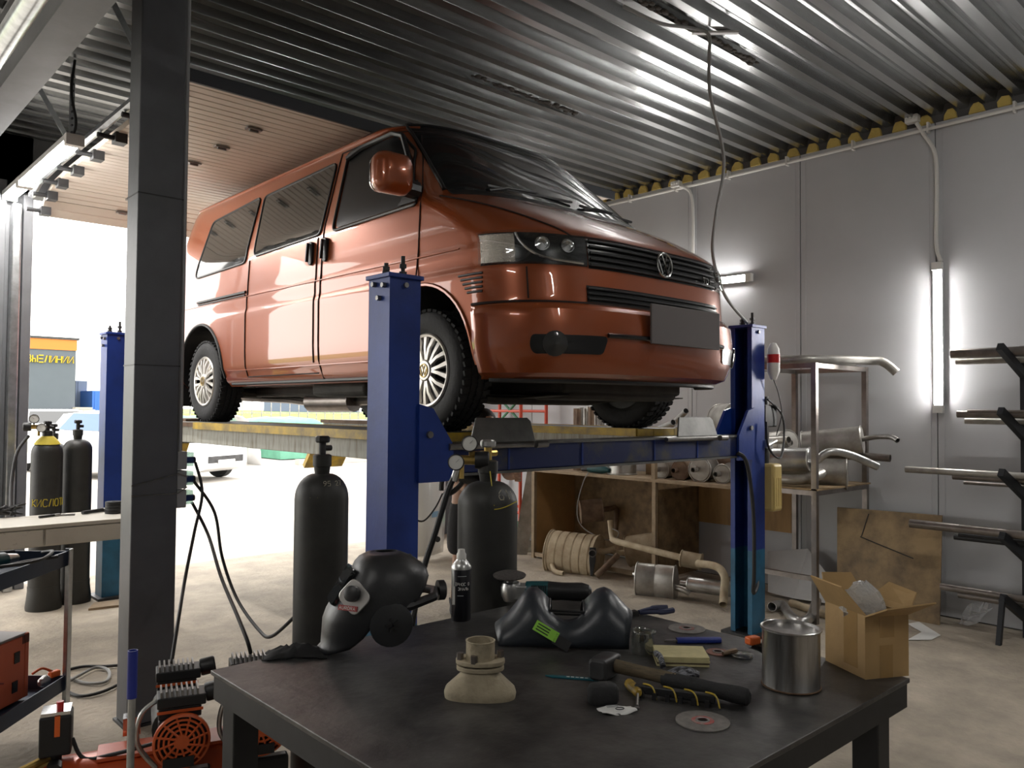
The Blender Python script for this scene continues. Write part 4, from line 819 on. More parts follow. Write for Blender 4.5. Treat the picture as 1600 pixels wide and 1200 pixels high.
# ================================================================== gas cylinders
mat('cylinder_black', (.012, .0125, .013), .5, .1, col2=(.028, .028, .026), vscale=7, bump=.1, bscale=20, lo=.45, hi=.8)
mat('brass', (.55, .38, .12), .3, .9); mat('chalk', (.45, .42, .32), .9); mat('stencil_yellow', (.50, .40, .03), .7)
mat('gauge_face', (.75, .75, .72), .4)
def gas_cylinder(x, y, r, label, hz=1.2, top=1.34, foot=False, rz=0, valve='hand', group=None):
    M = TR(x, y, 0, rz); t = thing('gas_cylinder', label, 'gas cylinder', M=M, group=group)
    prof = [(r*.8, 0), (r*.97, .01), (r, .03), (r, hz)]
    for i in range(1, 9): a = i/8*PI/2; prof.append((.03+(r-.03)*math.cos(a), hz+(top-hz-.03)*math.sin(a)))
    prof += [(.034, top), (.038, top+.002), (.038, top+.045), (.03, top+.05)]
    MB().lathe(prof, 36, M).build('body', 'cylinder_black', t)
    if foot: MB().lathe([(r*1.12, 0), (r*1.15, .02), (r*1.03, .14), (r*1.03, .18), (r*1.0, .18)], 28, M, False).build('foot_ring', 'cylinder_black', t)
    v = MB().cyl(M @ Vector((0, 0, top+.05)), M @ Vector((0, 0, top+.10)), .015, n=12).cyl(M @ Vector((0, 0, top+.075)), M @ Vector((.04, 0, top+.075)), .012, n=10).build('valve', 'dark_steel' if valve == 'hand' else 'brass', t)
    MB().lathe([(.026, 0), (.03, .006), (.03, .022), (.024, .028), (0, .028)], 10, M @ TR(0, 0, top+.098)).build('handwheel', 'black_plastic' if valve == 'hand' else 'aluminium', v, smooth=20)
    return t, M
def regulator(t, P, d, r=.030, sg=1):                     # two gauges on a small brass body; P body centre, d direction the gauges look
    d = Vector(d).normalized(); s = d.cross(Vector((0, 0, 1))).normalized()*sg
    MB().cyl(P-s*.05, P+s*.05, .018, n=12).cyl(P-s*.035, P-s*.035+Vector((0, 0, -.07)), .010, n=8).build('regulator_body', 'brass', t)
    MB().lathe([(.032, 0), (.034, .01), (.034, .05), (.028, .055), (0, .055)], 18, frame(P+s*.015, s)).build('regulator_bonnet', 'black_plastic', t)
    for q in (P-s*.055+Vector((0, 0, -.01)), P-s*.005+Vector((0, 0, .06))):
        g = MB().lathe([(.0, 0), (r, 0), (r*1.03, .01), (r*1.03, .028), (r*.9, .030)], 24, frame(q, d), False).cyl(q, P, .006, n=6).build('gauge', 'dark_steel', t)
        MB().lathe([(0, .0265), (r*.92, .0265)], 20, frame(q, d), False).build('dial', 'gauge_face', g)
        MB().bar(q+d*.028, q+d*.028+s*.012+Vector((0, 0, .012)), .002, .001).build('needle', 'black_plastic', g, smooth=0)
def on_cyl(x, y, r, phi0): return lambda u, v, w=0: Vector((x+(r+.001)*math.sin(phi0+u/r), y-(r+.001)*math.cos(phi0+u/r), v))
# the tall one beside the lift post
t, M = gas_cylinder(1.69, 2.99, .1095, 'tall black gas cylinder with a hand valve beside the blue lift post', 1.20, 1.335)
PH0 = math.atan2(-1.69, 2.99)*-1
letters('95027', None, .013, .026, .006, .0012, conform=lambda x, y, z: Vector((1.69, 2.99, 0))+Vector((math.sin(-.45+x*9.5), -math.cos(-.45+x*9.5), 0))*(.0975-.35*(y*.7))+Vector((0, 0, 1.262+y*.7))).build('chalk_mark', 'chalk', t)
for dx in (0, .03): MB().tube([on_cyl(1.69, 2.99, .106-.06*k, -.95)(dx, 1.215+.10*k) for k in lin(0, .8, 6)], .0022, 4).build('paint_line', 'stencil_yellow', t)
# the wide one with the regulator behind the spray can
BX, BY, BR = 2.005, 2.305, .113
t, M = gas_cylinder(BX, BY, BR, 'black gas cylinder with a brass regulator standing behind the spray can', 1.215, 1.335, valve='brass')
regulator(t, Vector((BX-.055, BY+.035, 1.385)), (-.66, -.75, .1), sg=-1)
MB().cyl((BX, BY, 1.41), (BX-.06, BY+.04, 1.405), .012, n=8).build('inlet_stem', 'brass', t)
MB().tube(smooth_path([(BX-.095, BY+.075, 1.33), (BX-.12, BY+.09, 1.27), (BX-.16, BY+.11, 1.12), (BX-.21, BY+.13, .95), (BX-.27, BY+.12, .7), (BX-.33, BY+.08, .3), (BX-.42, BY+.05, .012), (BX-.7, BY+.15, .012)], 6), .0115, 8).build('gas_hose', 'cable_black', t)
MB().cyl((BX-.090, BY+.072, 1.35), (BX-.102, BY+.08, 1.305), .014, n=8).build('hose_clamp', 'aluminium', t)
letters('64+', None, .022, .034, .010, .0017, conform=lambda x, y, z: Vector((BX, BY, 0))+Vector((math.sin(-.30+x*9.), -math.cos(-.30+x*9.), 0))*(.108-.55*y)+Vector((0, 0, 1.245+y))).build('chalk_mark', 'chalk', t)
MB().tube([Vector((BX, BY, 0))+Vector((math.sin(a), -math.cos(a), 0))*.114+Vector((0, 0, 1.222+.01*math.sin(a*3))) for a in lin(-.5, .6, 12)], .0018, 4).tube([Vector((BX, BY, 0))+Vector((math.sin(-.5), -math.cos(-.5), 0))*(.112-.075*k)+Vector((0, 0, 1.225+.12*k)) for k in lin(0, 1, 8)], .0018, 4).build('paint_line', 'stencil_yellow', t)
# the group at the gate post
t, M = gas_cylinder(1.600, 7.08, .110, 'black gas cylinder with a yellow shoulder and stencilled yellow lettering', 1.20, 1.33, True)
MB().lathe([(.094, 1.272), (.075, 1.301), (.05, 1.327), (.040, 1.336)], 28, TR(1.600, 7.08, .001), False).build('yellow_shoulder', 'stencil_yellow', t)
letters('КИСTОTА'.replace('TО', 'ЛО', 1), None, .030, .055, .011, .0035, conform=lambda x, y, z: on_cyl(1.600, 7.08, .110, -1.15)(x, .80+y)).build('stencil_lettering', 'stencil_yellow', t)
regulator(t, Vector((1.50, 7.07, 1.41)), (-.3, -.95, .1), .034)
MB().cyl((1.60, 7.08, 1.405), (1.52, 7.07, 1.41), .012, n=8).build('inlet_stem', 'brass', t)
MB().tube(smooth_path([(1.47, 7.08, 1.34), (1.38, 7.0, 1.22), (1.33, 6.9, 1.0), (1.30, 6.75, .83)], 6), .012, 8).build('gas_hose', 'cable_black', t)
gas_cylinder(1.838, 7.17, .108, 'plain black gas cylinder on a flared foot by the rear lift post', 1.22, 1.335, True)
gas_cylinder(1.72, 7.42, .105, 'black gas cylinder hidden behind the other two at the gate', 1.18, 1.30, True)
tag(MB().prism([(-.14, -.08), (.12, -.12), (.16, .05), (-.05, .10)], 0, .018, TR(1.98, 6.86, 0)).build('plywood_scrap', mat('ply_scrap', (.33, .24, .15), .8, var=.3, vscale=9), smooth=0), 'small plywood offcut lying on the floor by the rear lift post', 'offcut')
# ================================================================== white desk
mat('desk_white', (.60, .57, .50), .5, var=.12, vscale=4); mat('desk_worn', (.60, .57, .50), .55, col2=(.22, .20, .17), vscale=14, lo=.30, hi=.42)
dk = thing('desk', 'white desk with two shallow drawers in front of the gas cylinders', 'desk', (1.1, 6.2, 0))
MB().box2((.25, 5.93, .775), (2.02, 6.47, .80)).build('desktop', 'desk_white', dk, smooth=0, bev=.003)
for x0, x1, m in ((.27, .80, 'desk_white'), (.81, 1.33, 'desk_worn'), (1.345, 1.98, 'desk_white')): MB().box2((x0, 5.935, .665), (x1, 5.955, .768)).build('drawer', m, dk, smooth=0, bev=.002)
MB().box2((.26, 5.955, .655), (1.985, 6.46, .775)).build('frame', 'desk_white', dk, smooth=0)
for x in (.29, 1.985):
    for y in (5.98, 6.43): MB().box2((x-.02, y-.02, 0), (x+.02, y+.02, .655)).build('leg', 'desk_white', dk, smooth=0)
def flat_tool(name, label, cat, p, ang, L, m, w=.02):
    M = TR(p[0], p[1], p[2], ang); t = thing(name, label, cat, M=M)
    MB().tube([M @ Vector((-L/2, 0, w*.5)), M @ Vector((L*.2, 0, w*.5))], w*.45, 8).build('handle', m, t)
    MB().box((L*.32, 0, w*.5), (L*.28, w*1.6, w*.8), M).build('head', 'steel', t, smooth=0, bev=.003); return t
flat_tool('wrench', 'black-handled pliers lying on the white desk', 'tool', at(78, 808, Z=.80), .4, .16, 'black_plastic'); flat_tool('wrench', 'bright steel wrench lying at the desk edge', 'tool', at(100, 806, Z=.80), -.3, .15, 'steel', .015)
flat_tool('hammer', 'dark long-handled tool lying beside the tape stack', 'tool', at(152, 801, Z=.80), .5, .26, 'black_plastic', .03)
p = at(177, 802, Z=.80); ts = thing('tape_stack', 'stack of black abrasive discs on the white desk', 'disc', tuple(p))
for k in range(4): MB().lathe([(.012, 0), (.055, 0), (.055, .02), (.012, .02)], 22, TR(p.x, p.y, .80+k*.022), False).build('roll', 'black_plastic', ts)
p = at(14, 808, Z=.80); wb_ = MB(); random.seed(3)
for k in range(5):
    c = [(p.x+random.uniform(-.12, .1), p.y+random.uniform(-.06, .08), .812+random.uniform(0, .07)) for _ in range(6)]; wb_.tube(smooth_path(c, 5), .007, 6)
tag(wb_.build('cable_tangle', 'cable_black'), 'tangled black cables heaped on the white desk', 'cable', kind='stuff')
# ================================================================== tool trolley with the welder
E1 = Vector((-.654, -.757, 0)); E2 = Vector((-.757, .654, 0)); C1 = Vector((1.085, 4.36, 0))
TM = Matrix(((E1.x, E2.x, 0, C1.x), (E1.y, E2.y, 0, C1.y), (0, 0, 1, 0), (0, 0, 0, 1)))      # x towards the viewer's left, y to the rear
mat('trolley_blue', (.035, .05, .085), .35, .3, var=.3, vscale=5)
tr = thing('tool_trolley', 'dark blue steel tool trolley with an upper and a lower tray', 'trolley', M=TM)
TL, TW = .80, .46
for z in (.20, .80):
    MB().box2((0, 0, z), (TL, TW, z+.006), TM).build('tray', 'trolley_blue', tr, smooth=0)
    for a, b in (((0, -.003, z), (TL, .003, z+.07)), ((0, TW-.003, z), (TL, TW+.003, z+.07)), ((-.003, 0, z), (.003, TW, z+.07)), ((TL-.003, 0, z), (TL+.003, TW, z+.07))): MB().box2(a, b, TM).build('tray_edge', 'trolley_blue', tr, smooth=0)
for x in (.0, TL):
    for y in (0, TW):
        MB().box2((x-.018, y-.018, .12), (x+.018, y-.014, .88), TM).box2((x-.018, y-.018, .12), (x-.014, y+.018, .88), TM).build('upright', 'galvanised', tr, smooth=0)
        c = MB().lathe([(.05, -.014), (.055, -.01), (.055, .01), (.05, .014)], 20, TM @ frame((x+.03, y+.02, .056), (0, 1, 0))).build('caster', 'rubber', tr)
        MB().box((x+.03, y+.02, .10), (.04, .05, .04), TM).build('caster_fork', 'steel', c, smooth=0)
# welder on the lower tray
WM = TM @ TR(.13, .10, .207, .12); mat('welder_orange', (.60, .13, .055), .45, var=.08, vscale=6)
we = thing('welding_machine', 'orange and black inverter welder on the lower trolley tray', 'welder', M=WM)
MB().box2((.03, .0, .012), (.44, .20, .30), WM).build('case', 'welder_orange', we, smooth=0, bev=.006)
MB().box2((.44, -.005, .012), (.48, .205, .31), WM).build('front_panel', 'black_plastic', we, smooth=0, bev=.008)
MB().box2((.0, .0, .012), (.03, .20, .31), WM).build('rear_panel', 'welder_orange', we, smooth=0, bev=.006)
MB().box2((.01, .005, .30), (.44, .195, .312), WM).build('lid', mat('welder_grey', (.22, .20, .19), .5), we, smooth=0, bev=.004)
for k in range(8): MB().box2((.004+k*.006, -.001, .265), (.007+k*.006, .0, .305), WM).build('vent_slot', 'black_plastic', we, smooth=0)
for x, z in ((.08, .19), (.09, .06), (.36, .15), (.36, .05)): MB().box2((x-.012, -.004, z), (x+.022, 0, z+.05), WM).build('side_clip', 'black_plastic', we, smooth=0)
MB().tube([WM @ Vector((.16+.11*k, .10, .31+.065*math.sin(PI*k))) for k in lin(0, 1, 12)], .014, 10).build('handle', 'welder_orange', we); MB().box((.165, .10, .325), (.04, .045, .03), WM).build('handle_socket', 'black_plastic', we, bev=.006)
for k in range(4): MB().tube([WM @ Vector((.17+.028*k, -.002, .125+.03*math.sin(k*2))), WM @ Vector((.20+.028*k, -.002, .155-.02*math.cos(k*3)))], .004, 5).build('graphic', mat('print_dark_red', (.25, .04, .03), .5), we)
q = lambda *p: TM @ Vector(p)
cl_ = thing('ground_clamp', 'orange earth clamp with a steel jaw hanging off the trolley tray', 'clamp', M=TM @ TR(.02, .03, .27))
MB().box((0, 0, 0), (.05, .03, .03), TM @ TR(.02, .04, .285, .4)).build('grip', 'orange_plastic', cl_, bev=.006); MB().lathe([(.02, 0), (.026, .01), (.022, .04), (.012, .05)], 12, TM @ frame((.06, .05, .275), (.8, .2, -.2))).build('jaw', 'aluminium', cl_)
MB().tube(smooth_path([q(.02, .04, .29), q(.05, .08, .32), q(.10, .10, .31)], 5), .006, 8).build('lead', 'orange_paint', cl_)
# grinder and cables on the upper tray
gt = thing('power_drill', 'dark teal power tool lying among cables on the upper trolley tray', 'power tool', M=TM @ TR(.25, .2, .81))
MB().tube([q(.42, .22, .86), q(.30, .22, .865), q(.18, .20, .86)], [.05, .045, .035], 12).build('body', 'grinder_teal', gt); MB().tube([q(.18, .20, .86), q(.10, .19, .855)], [.03, .02], 12).build('nose', 'aluminium', gt); MB().tube([q(.38, .22, .85), q(.44, .16, .83)], .024, 10).build('grip', 'black_plastic', gt)
for k, pts in enumerate(([(.04, .10, .87), (.10, .02, .885), (.30, -.02, .88), (.50, .05, .89), (.48, .25, .885), (.2, .32, .88), (.06, .22, .88)], [(.10, .35, .875), (.30, .38, .88), (.60, .30, .875), (.62, .1, .88), (.3, .05, .872), (.15, -.03, .87)])):
    tag(MB().tube(smooth_path([q(*p) for p in pts], 8), .0075, 8).build('power_cable', 'cable_black'), ['black cable looped around the teal tool on the trolley', 'black cable trailing along the rear edge of the upper trolley tray'][k], 'cable')
for k, (x0, y0) in enumerate(((.30, .50), (.33, .52))):
    tag(MB().tube(smooth_path([q(x0, y0-.06, .88), q(x0, y0, .86), q(x0+.02, y0+.03, .6), q(x0, y0+.02, .3), q(x0+.05, y0, .10)], 6), .0085, 8).build('hose', 'cable_black'), 'black hose hanging down behind the trolley', 'hose', 'hoses behind the trolley')
# cables on the floor between trolley and column
for lab, pts in (('black cable curling over the floor beside the column', [(100, 1048), (130, 1042), (165, 1042), (195, 1040)]), ('grey cable looped on the floor beside the column', [(105, 1058), (135, 1068), (165, 1066), (170, 1050), (150, 1045), (120, 1060), (95, 1075)]), ('black cable running across the floor to the column foot', [(100, 1078), (125, 1088), (160, 1082), (195, 1066)])):
    tag(MB().tube(smooth_path([at(x, y, Z=.01)+Vector((0, 0, .002*i)) for i, (x, y) in enumerate(pts)], 8), .009, 8).build('floor_cable', 'cable_grey' if 'grey' in lab else 'cable_black'), lab, 'cable')
# ================================================================== compressor
ca = at(142, 1180, Z=.33); cb2 = at(430, 1136, Z=.33); ax = (cb2-ca); ax.z = 0; LX = ax.length; ax.normalize(); ay = Vector((ax.y, -ax.x, 0))   # ay towards the camera
KM = Matrix(((ax.x, ay.x, 0, ca.x), (ax.y, ay.y, 0, ca.y), (0, 0, -1, 0), (0, 0, 0, 1)))
KM = Matrix(((ax.x, -ay.x, 0, ca.x), (ax.y, -ay.y, 0, ca.y), (0, 0, 1, 0), (0, 0, 0, 1)))       # x along the tank, -y towards the camera
k = lambda *p: KM @ Vector(p)
mat('compressor_orange', (.58, .09, .025), .3, .1, var=.15, vscale=8)
co = thing('air_compressor', 'orange twin-motor air compressor standing by the column and the table', 'compressor', M=KM)
mb = MB(); R = []
for x, r in ((-.20, .05), (-.19, .10), (-.16, .135), (-.12, .145), (LX-.10, .145), (LX-.06, .135), (LX-.03, .10), (LX-.02, .05)): R.append([k(x, r*math.cos(t), .19+r*math.sin(t)) for t in [2*PI*j/28 for j in range(28)]])
mb.loft(R).build('tank', 'compressor_orange', co)
for x in (-.05, LX-.05):
    for y in (-.1, .1): MB().bar(k(x, y, .12), k(x, y*1.3, 0), .03, .02).build('foot', 'black_plastic', co, smooth=0)
MB().box2((.02, -.07, .325), (LX+.02, .07, .338), KM).build('mounting_plate', 'compressor_orange', co, smooth=0, bev=.003)
def pump(cx):
    c = lambda x, y, z: k(cx+x, y, .43+z)
    m = MB(); m.lathe([(.045, -.13), (.075, -.12), (.075, .12), (.045, .13)], 24, KM @ frame((cx, 0, .43), (0, 1, 0))).build('motor', 'dark_steel', co)
    for yy in (-.15, .15):
        MB().box2((cx-.055, yy-.045, .345), (cx+.055, yy+.045, .485), KM).build('crankcase', 'black_plastic', co, smooth=0, bev=.01)
        h = MB().box2((cx-.06, yy-.05, .525), (cx+.10, yy+.05, .562), KM).box2((cx-.055, yy-.045, .485), (cx+.085, yy+.045, .525), KM).build('cylinder_head', 'black_plastic', co, smooth=0, bev=.004)
        for j in range(8): MB().box2((cx-.05+j*.017, yy-.045, .562), (cx-.044+j*.017, yy+.045, .582), KM).build('cooling_fin', 'steel', h, smooth=0)
        MB().lathe([(.03, 0), (.033, .006), (.033, .05), (.028, .056), (0, .056)], 18, KM @ frame((cx+.10, yy, .55), (1, 0, .15))).build('air_filter', 'black_plastic', h)
        MB().box2((cx-.06, yy-.052, .508), (cx+.09, yy-.05, .518), KM).build('gasket', 'orange_paint', h, smooth=0)
    f = MB().lathe([(.080, -.02), (.094, -.01), (.094, .006), (.086, .01)], 36, KM @ frame((cx+.02, -.235, .42), (0, -1, 0)), False).build('fan_cover', 'orange_paint', co)
    FM = KM @ frame((cx+.02, -.235, .42), (0, -1, 0), (1, 0, 0))
    MB().lathe([(.0, .012), (.024, .012), (.026, .006), (.026, -.004)], 20, FM, False).build('hub', 'orange_paint', f)
    for r in (.042, .058, .074): MB().tube([FM @ Vector((r*math.cos(t), r*math.sin(t), .006)) for t in [2*PI*j/32 for j in range(32)]], .0042, 5, closed=True).build('grille_ring', 'orange_paint', f)
    for j in range(12): a = 2*PI*j/12; MB().tube([FM @ Vector((.022*math.cos(a), .022*math.sin(a), .008)), FM @ Vector((.09*math.cos(a+.22), .09*math.sin(a+.22), .005))], .0042, 5).build('grille_spoke', 'orange_paint', f)
    MB().lathe([(.0, -.012), (.082, -.012)], 24, FM, False).build('fan_shade_disc', 'black_plastic', f)  # black disc painted in for the shade behind the fan grille
    MB().tube(smooth_path([c(-.06, -.17, .12), c(-.11, -.18, .08), c(-.12, -.17, -.02), c(-.06, -.15, -.12)], 6), .009, 8).build('delivery_pipe', 'aluminium', co)
    MB().box2((cx-.04, -.25, .335), (cx+.06, -.16, .37), KM).build('motor_foot', 'black_plastic', co, smooth=0)
    MB().box2((cx-.02, -.20, .24), (cx+.12, -.15, .30), KM).build('switch_box', 'black_plastic', co, smooth=0, bev=.01)
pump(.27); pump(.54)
MB().tube(smooth_path([k(.40, -.1, .54), k(.46, -.12, .52), k(.50, -.08, .47), k(.47, -.05, .42)], 6), .008, 8).build('copper_pipe', 'aluminium', co)
sw = MB().box2((-.16, -.05, .36), (-.06, .05, .50), KM).build('pressure_switch', 'black_plastic', co, smooth=0, bev=.008)
MB().box2((-.155, -.045, .50), (-.065, .045, .512), KM).build('switch_lid', 'chrome', sw, smooth=0); MB().cyl(k(-.10, 0, .51), k(-.10, 0, .535), .012, n=10).build('switch_knob', 'red_plastic', sw); MB().box2((-.112, -.052, .43), (-.095, -.05, .50), KM).build('switch_tag', 'orange_plastic', sw, smooth=0)
MB().cyl(k(-.11, 0, .33), k(-.11, 0, .36), .02, n=10).cyl(k(-.11, -.02, .315), k(-.11, -.07, .315), .028, n=14).build('manifold', 'black_plastic', co)
for j, z in enumerate((.325, .35)):
    MB().cyl(k(-.13, -.01, z), k(-.22, -.06, z-.02), .014, n=10).build('quick_coupler', 'brass', co)
MB().tube(smooth_path([k(-.22, -.06, .305), k(-.32, -.14, .25), k(-.5, -.2, .12), k(-.7, -.25, .02)], 6), .010, 8).build('green_hose', mat('hose_green', (.08, .22, .05), .4), co); MB().tube(smooth_path([k(-.22, -.06, .33), k(-.4, -.02, .3), k(-.6, .05, .2), k(-.8, .1, .02)], 6), .010, 8).build('air_hose', 'cable_black', co)
MB().tube(smooth_path([k(-.06, 0, .40), k(-.02, -.02, .33), k(.08, -.06, .345), k(.2, -.06, .36)], 6), .007, 8).build('wire', 'cable_black', co)
MB().box2((.10, .12, .335), (.16, .18, .40), KM).build('capacitor', 'chrome', co, smooth=0)
p = at(204, 1180, Z=0.0); d = Vector((p.x, p.y, 0)).normalized(); p = d*2.66; p.z = 0
r_ = at(203, 1015, Y=p.y); po = thing('broom_pole', 'steel pole with a blue plastic sleeve standing by the compressor', 'pole', (p.x, p.y, 0))
zt = 1.581-(1015-636)/FPX*2.66*math.cos(math.radians(25)); MB().cyl((p.x, p.y, 0), (p.x, p.y, zt-.12), .011, n=12).build('tube', 'galvanised', po); MB().pipe([(p.x, p.y, zt-.14), (p.x, p.y, zt)], .0145, .003).build('sleeve', mat('sleeve_blue', (.015, .03, .25), .35), po)
# ================================================================== sockets and cables on the column
SX = CX1
sk = thing('socket_row', 'row of three grey sockets with clear lids strapped to the steel column', 'socket', (SX, 4.22, 1.2))
for j in range(3):
    z = 1.30-j*.098; b = MB().box2((SX, 4.185, z-.046), (SX+.05, 4.285, z+.046)).build('socket_box', 'grey_plastic', sk, smooth=0, bev=.005)
    MB().box2((SX+.05, 4.19, z-.03), (SX+.085, 4.265, z+.04)).build('lid', glass_mat('socket_lid', (.55, .66, .60), .7), b, smooth=0)
    MB().cyl((SX+.04, 4.215, z), (SX+.10, 4.215, z), .017, n=10).build('plug', 'black_plastic', b)
for z in (1.215, 1.165): MB().tube([(CX0-.004, CY0-.004, z-.03), (CX1+.004, CY0-.004, z+.02 if z > 1.2 else z-.03), (CX1+.05, CY0+.0, z)], .003, 5).build('tie_wire', 'steel', sk)
MB().tube([(SX+.018, 4.21, z) for z in lin(3.9, 1.34, 4)], .014, 10).build('flex_conduit', 'grey_plastic', sk)
cY = 4.215
for lab, pts in (('black power cable dropping from the top socket to the compressor', [(305, 722, 4.215), (316, 770, 4.2), (304, 830, 4.1), (290, 900, 3.8), (280, 960, 3.5), (268, 1035, 3.3)]), ('black power cable sagging from the middle socket over the floor', [(303, 752, 4.215), (335, 800, 4.2), (347, 870, 4.1), (370, 935, 3.9), (405, 985, 3.6), (425, 994, 3.4), (462, 962, 3.2)]), ('black power cable slung from the lowest socket to the compressor head', [(300, 785, 4.215), (325, 835, 4.1), (345, 900, 3.7), (370, 960, 3.3), (386, 1000, 3.12), 'head'])):
    tag(MB().tube(smooth_path([k(.56, .15, .585) if q_ == 'head' else at(q_[0], q_[1], Y=q_[2]) for q_ in pts], 8), .008, 8).build('power_cable', 'cable_black'), lab, 'cable')
tag(MB().tube(smooth_path([(1.46, 5.98, 3.92), (1.44, 5.97, 3.7), (1.47, 5.96, 3.5), (1.46, 5.97, 3.41)], 6), .009, 8).build('lamp_cable', 'cable_black'), 'black cable feeding the tube lamp on the door track', 'cable')
# ================================================================== plywood bench and the exhaust parts
mat('plywood', (.42, .25, .10), .65, var=.25, vscale=3, streak=(1, 6, 1)); mat('osb', (.30, .20, .10), .75, col2=(.12, .08, .045), vscale=9, lo=.3, hi=.7); mat('wood_edge', (.36, .27, .17), .7, var=.3, vscale=12)
mat('dirty_ply', (.36, .25, .13), .6, col2=(.10, .07, .045), vscale=3.5, lo=.28, hi=.6)
pb = thing('plywood_bench', 'open plywood storage bench along the grey wall, full of exhaust parts', 'bench', (6.3, 5, 0))
BZ = .94
MB().box2((5.98, 3.55, BZ-.028), (6.66, 6.18, BZ)).build('top_board', 'wood_edge', pb, smooth=0)
MB().box2((6.0, 6.14, .04), (6.66, 6.16, BZ-.028)).build('end_panel', 'plywood', pb, smooth=0); MB().box2((6.03, 4.53, .03), (6.66, 4.55, BZ-.10)).build('partition', 'osb', pb, smooth=0)
MB().box2((6.62, 4.56, .04), (6.64, 6.13, BZ-.03)).build('back_panel', 'osb', pb, smooth=0); MB().box2((6.64, 3.56, .5), (6.655, 4.52, BZ-.03)).build('back_panel', 'plywood', pb, smooth=0)
for y in (6.15, 4.56, 3.6): MB().box2((5.985, y-.02, 0), (6.025, y+.02, BZ-.028)).build('front_leg', 'wood_edge', pb, smooth=0)
MB().box2((5.975, 4.54, BZ), (6.015, 4.58, BZ+.16)).build('upright', 'wood_edge', pb, smooth=0)
MB().box2((5.99, 4.6, .02), (6.02, 6.12, .06)).build('bottom_rail', 'wood_edge', pb, smooth=0)
mat('rust_cream', (.50, .42, .29), .7, col2=(.36, .28, .18), vscale=9, bump=.2, bscale=40); mat('rust_brown', (.26, .18, .12), .75, col2=(.14, .09, .06), vscale=9, bump=.3, bscale=50); mat('alum_steel', (.50, .49, .46), .42, .75, col2=(.33, .31, .28), vscale=8)
def muffler(label, c, axis, L, r1, r2, m='alum_steel', ribs=0, pipes=(), up=(0, 0, 1), group=None, end='alum_steel', name='muffler'):
    c = Vector(c); a = Vector(axis).normalized(); M = frame(c, a, up); t = thing(name, label, 'exhaust part', M=M, group=group)
    ov = lambda z, f: [M @ Vector((r2*f*math.cos(q), r1*f*math.sin(q), z)) for q in [2*PI*j/28 for j in range(28)]]
    R = [ov(-L/2, .9), ov(-L/2+.008, 1)]
    if ribs:
        for i in range(ribs): z = -L/2+L*(i+.5)/ribs; R += [ov(z-.012, 1), ov(z-.006, .965), ov(z+.006, .965), ov(z+.012, 1)]
    R += [ov(L/2-.008, 1), ov(L/2, .9)]
    MB().loft(R).build('drum', m, t)
    for s in (-1, 1): MB().tube([p for p in ov(s*(L/2-.006), 1.02)], .006, 6, closed=True).build('end_seam', m, t)
    for pts, r in pipes: MB().pipe(smooth_path([M @ Vector(p) for p in pts], 6), r, .003).build('pipe', m if r > .02 else 'steel', t)
    return t
G1 = 'old exhaust parts under the plywood bench'
def exhaust_pipe(label, pts, r, m='alum_steel', k=6): return tag(MB().pipe(smooth_path(pts, k), r, .003).build('exhaust_pipe', m), label, 'pipe')
f = lambda x, y, Z=0: at(x, y, Z=Z)
c = at(918, 868, X=5.85); muffler('big cream ribbed muffler lying on the floor before the bench', (5.80, 5.38, .165), (.30, -.95, -.02), .52, .155, .21, 'rust_cream', 6, [([(.06, .02, .25), (.06, .03, .33), (.10, -.02, .40)], .028), ([(-.10, .06, -.2), (-.2, .16, -.1), (-.22, .2, .02)], .022)], up=(.3, .1, .9))
muffler('brown-grey oval muffler standing up inside the bench', (6.32, 5.62, .52), (.75, -.6, .1), .24, .075, .12, 'rust_brown', 0, [([(0, 0, .12), (0, 0, .2), (.0, -.05, .26), (-.08, -.10, .28), (-.24, -.12, .26)], .028)], up=(0, 0, 1))
muffler('round rusty muffler leaning on the back panel of the bench', (6.38, 4.98, .20), (.3, -.9, .2), .34, .10, .15, 'rust_cream', 0, [([(0, 0, -.17), (0, .03, -.26), (.05, .1, -.3)], .025)])
muffler('pressed aluminised muffler box with a short outlet on the floor', (5.58, 4.22, .115), (.35, -.9, 0), .34, .085, .15, 'alum_steel', 1, [([(-.02, .03, .16), (-.03, .06, .25), (-.05, .06, .30)], .026)], up=(0, 0, 1))
muffler('short cream catalytic can in the exhaust line', (5.80, 4.02, .30), (.35, -.93, -.1), .18, .062, .068, 'rust_cream', 0, [])
muffler('bright silver resonator tube lying behind the pressed muffler', (5.72, 3.75, .13), (.28, -.95, 0), .42, .062, .062, 'aluminium', 0, [([(0, 0, -.2), (0, 0, -.28)], .024)])
exhaust_pipe('cream exhaust pipe with a kinked end lying across the bench mufflers', [(5.92, 5.02, .52), (5.90, 4.98, .38), (5.86, 4.90, .345), (5.82, 4.55, .33), (5.80, 4.10, .305)], .030, 'rust_cream')
exhaust_pipe('rusty cream pipe elbow standing beside the lift post', [(5.76, 3.93, .29), (5.72, 3.72, .30), (5.68, 3.62, .24), (5.64, 3.60, .12), (5.55, 3.55, .05)], .032, 'rust_cream')
exhaust_pipe('short flared pipe propped against the ribbed muffler', [(5.72, 5.02, .02), (5.80, 4.95, .12), (5.92, 4.93, .2)], .030, 'rust_brown')
exhaust_pipe('thin steel pipe lying under the bench partition', [(5.9, 4.72, .06), (5.86, 4.45, .06), (5.84, 4.2, .08)], .020, 'aluminium')
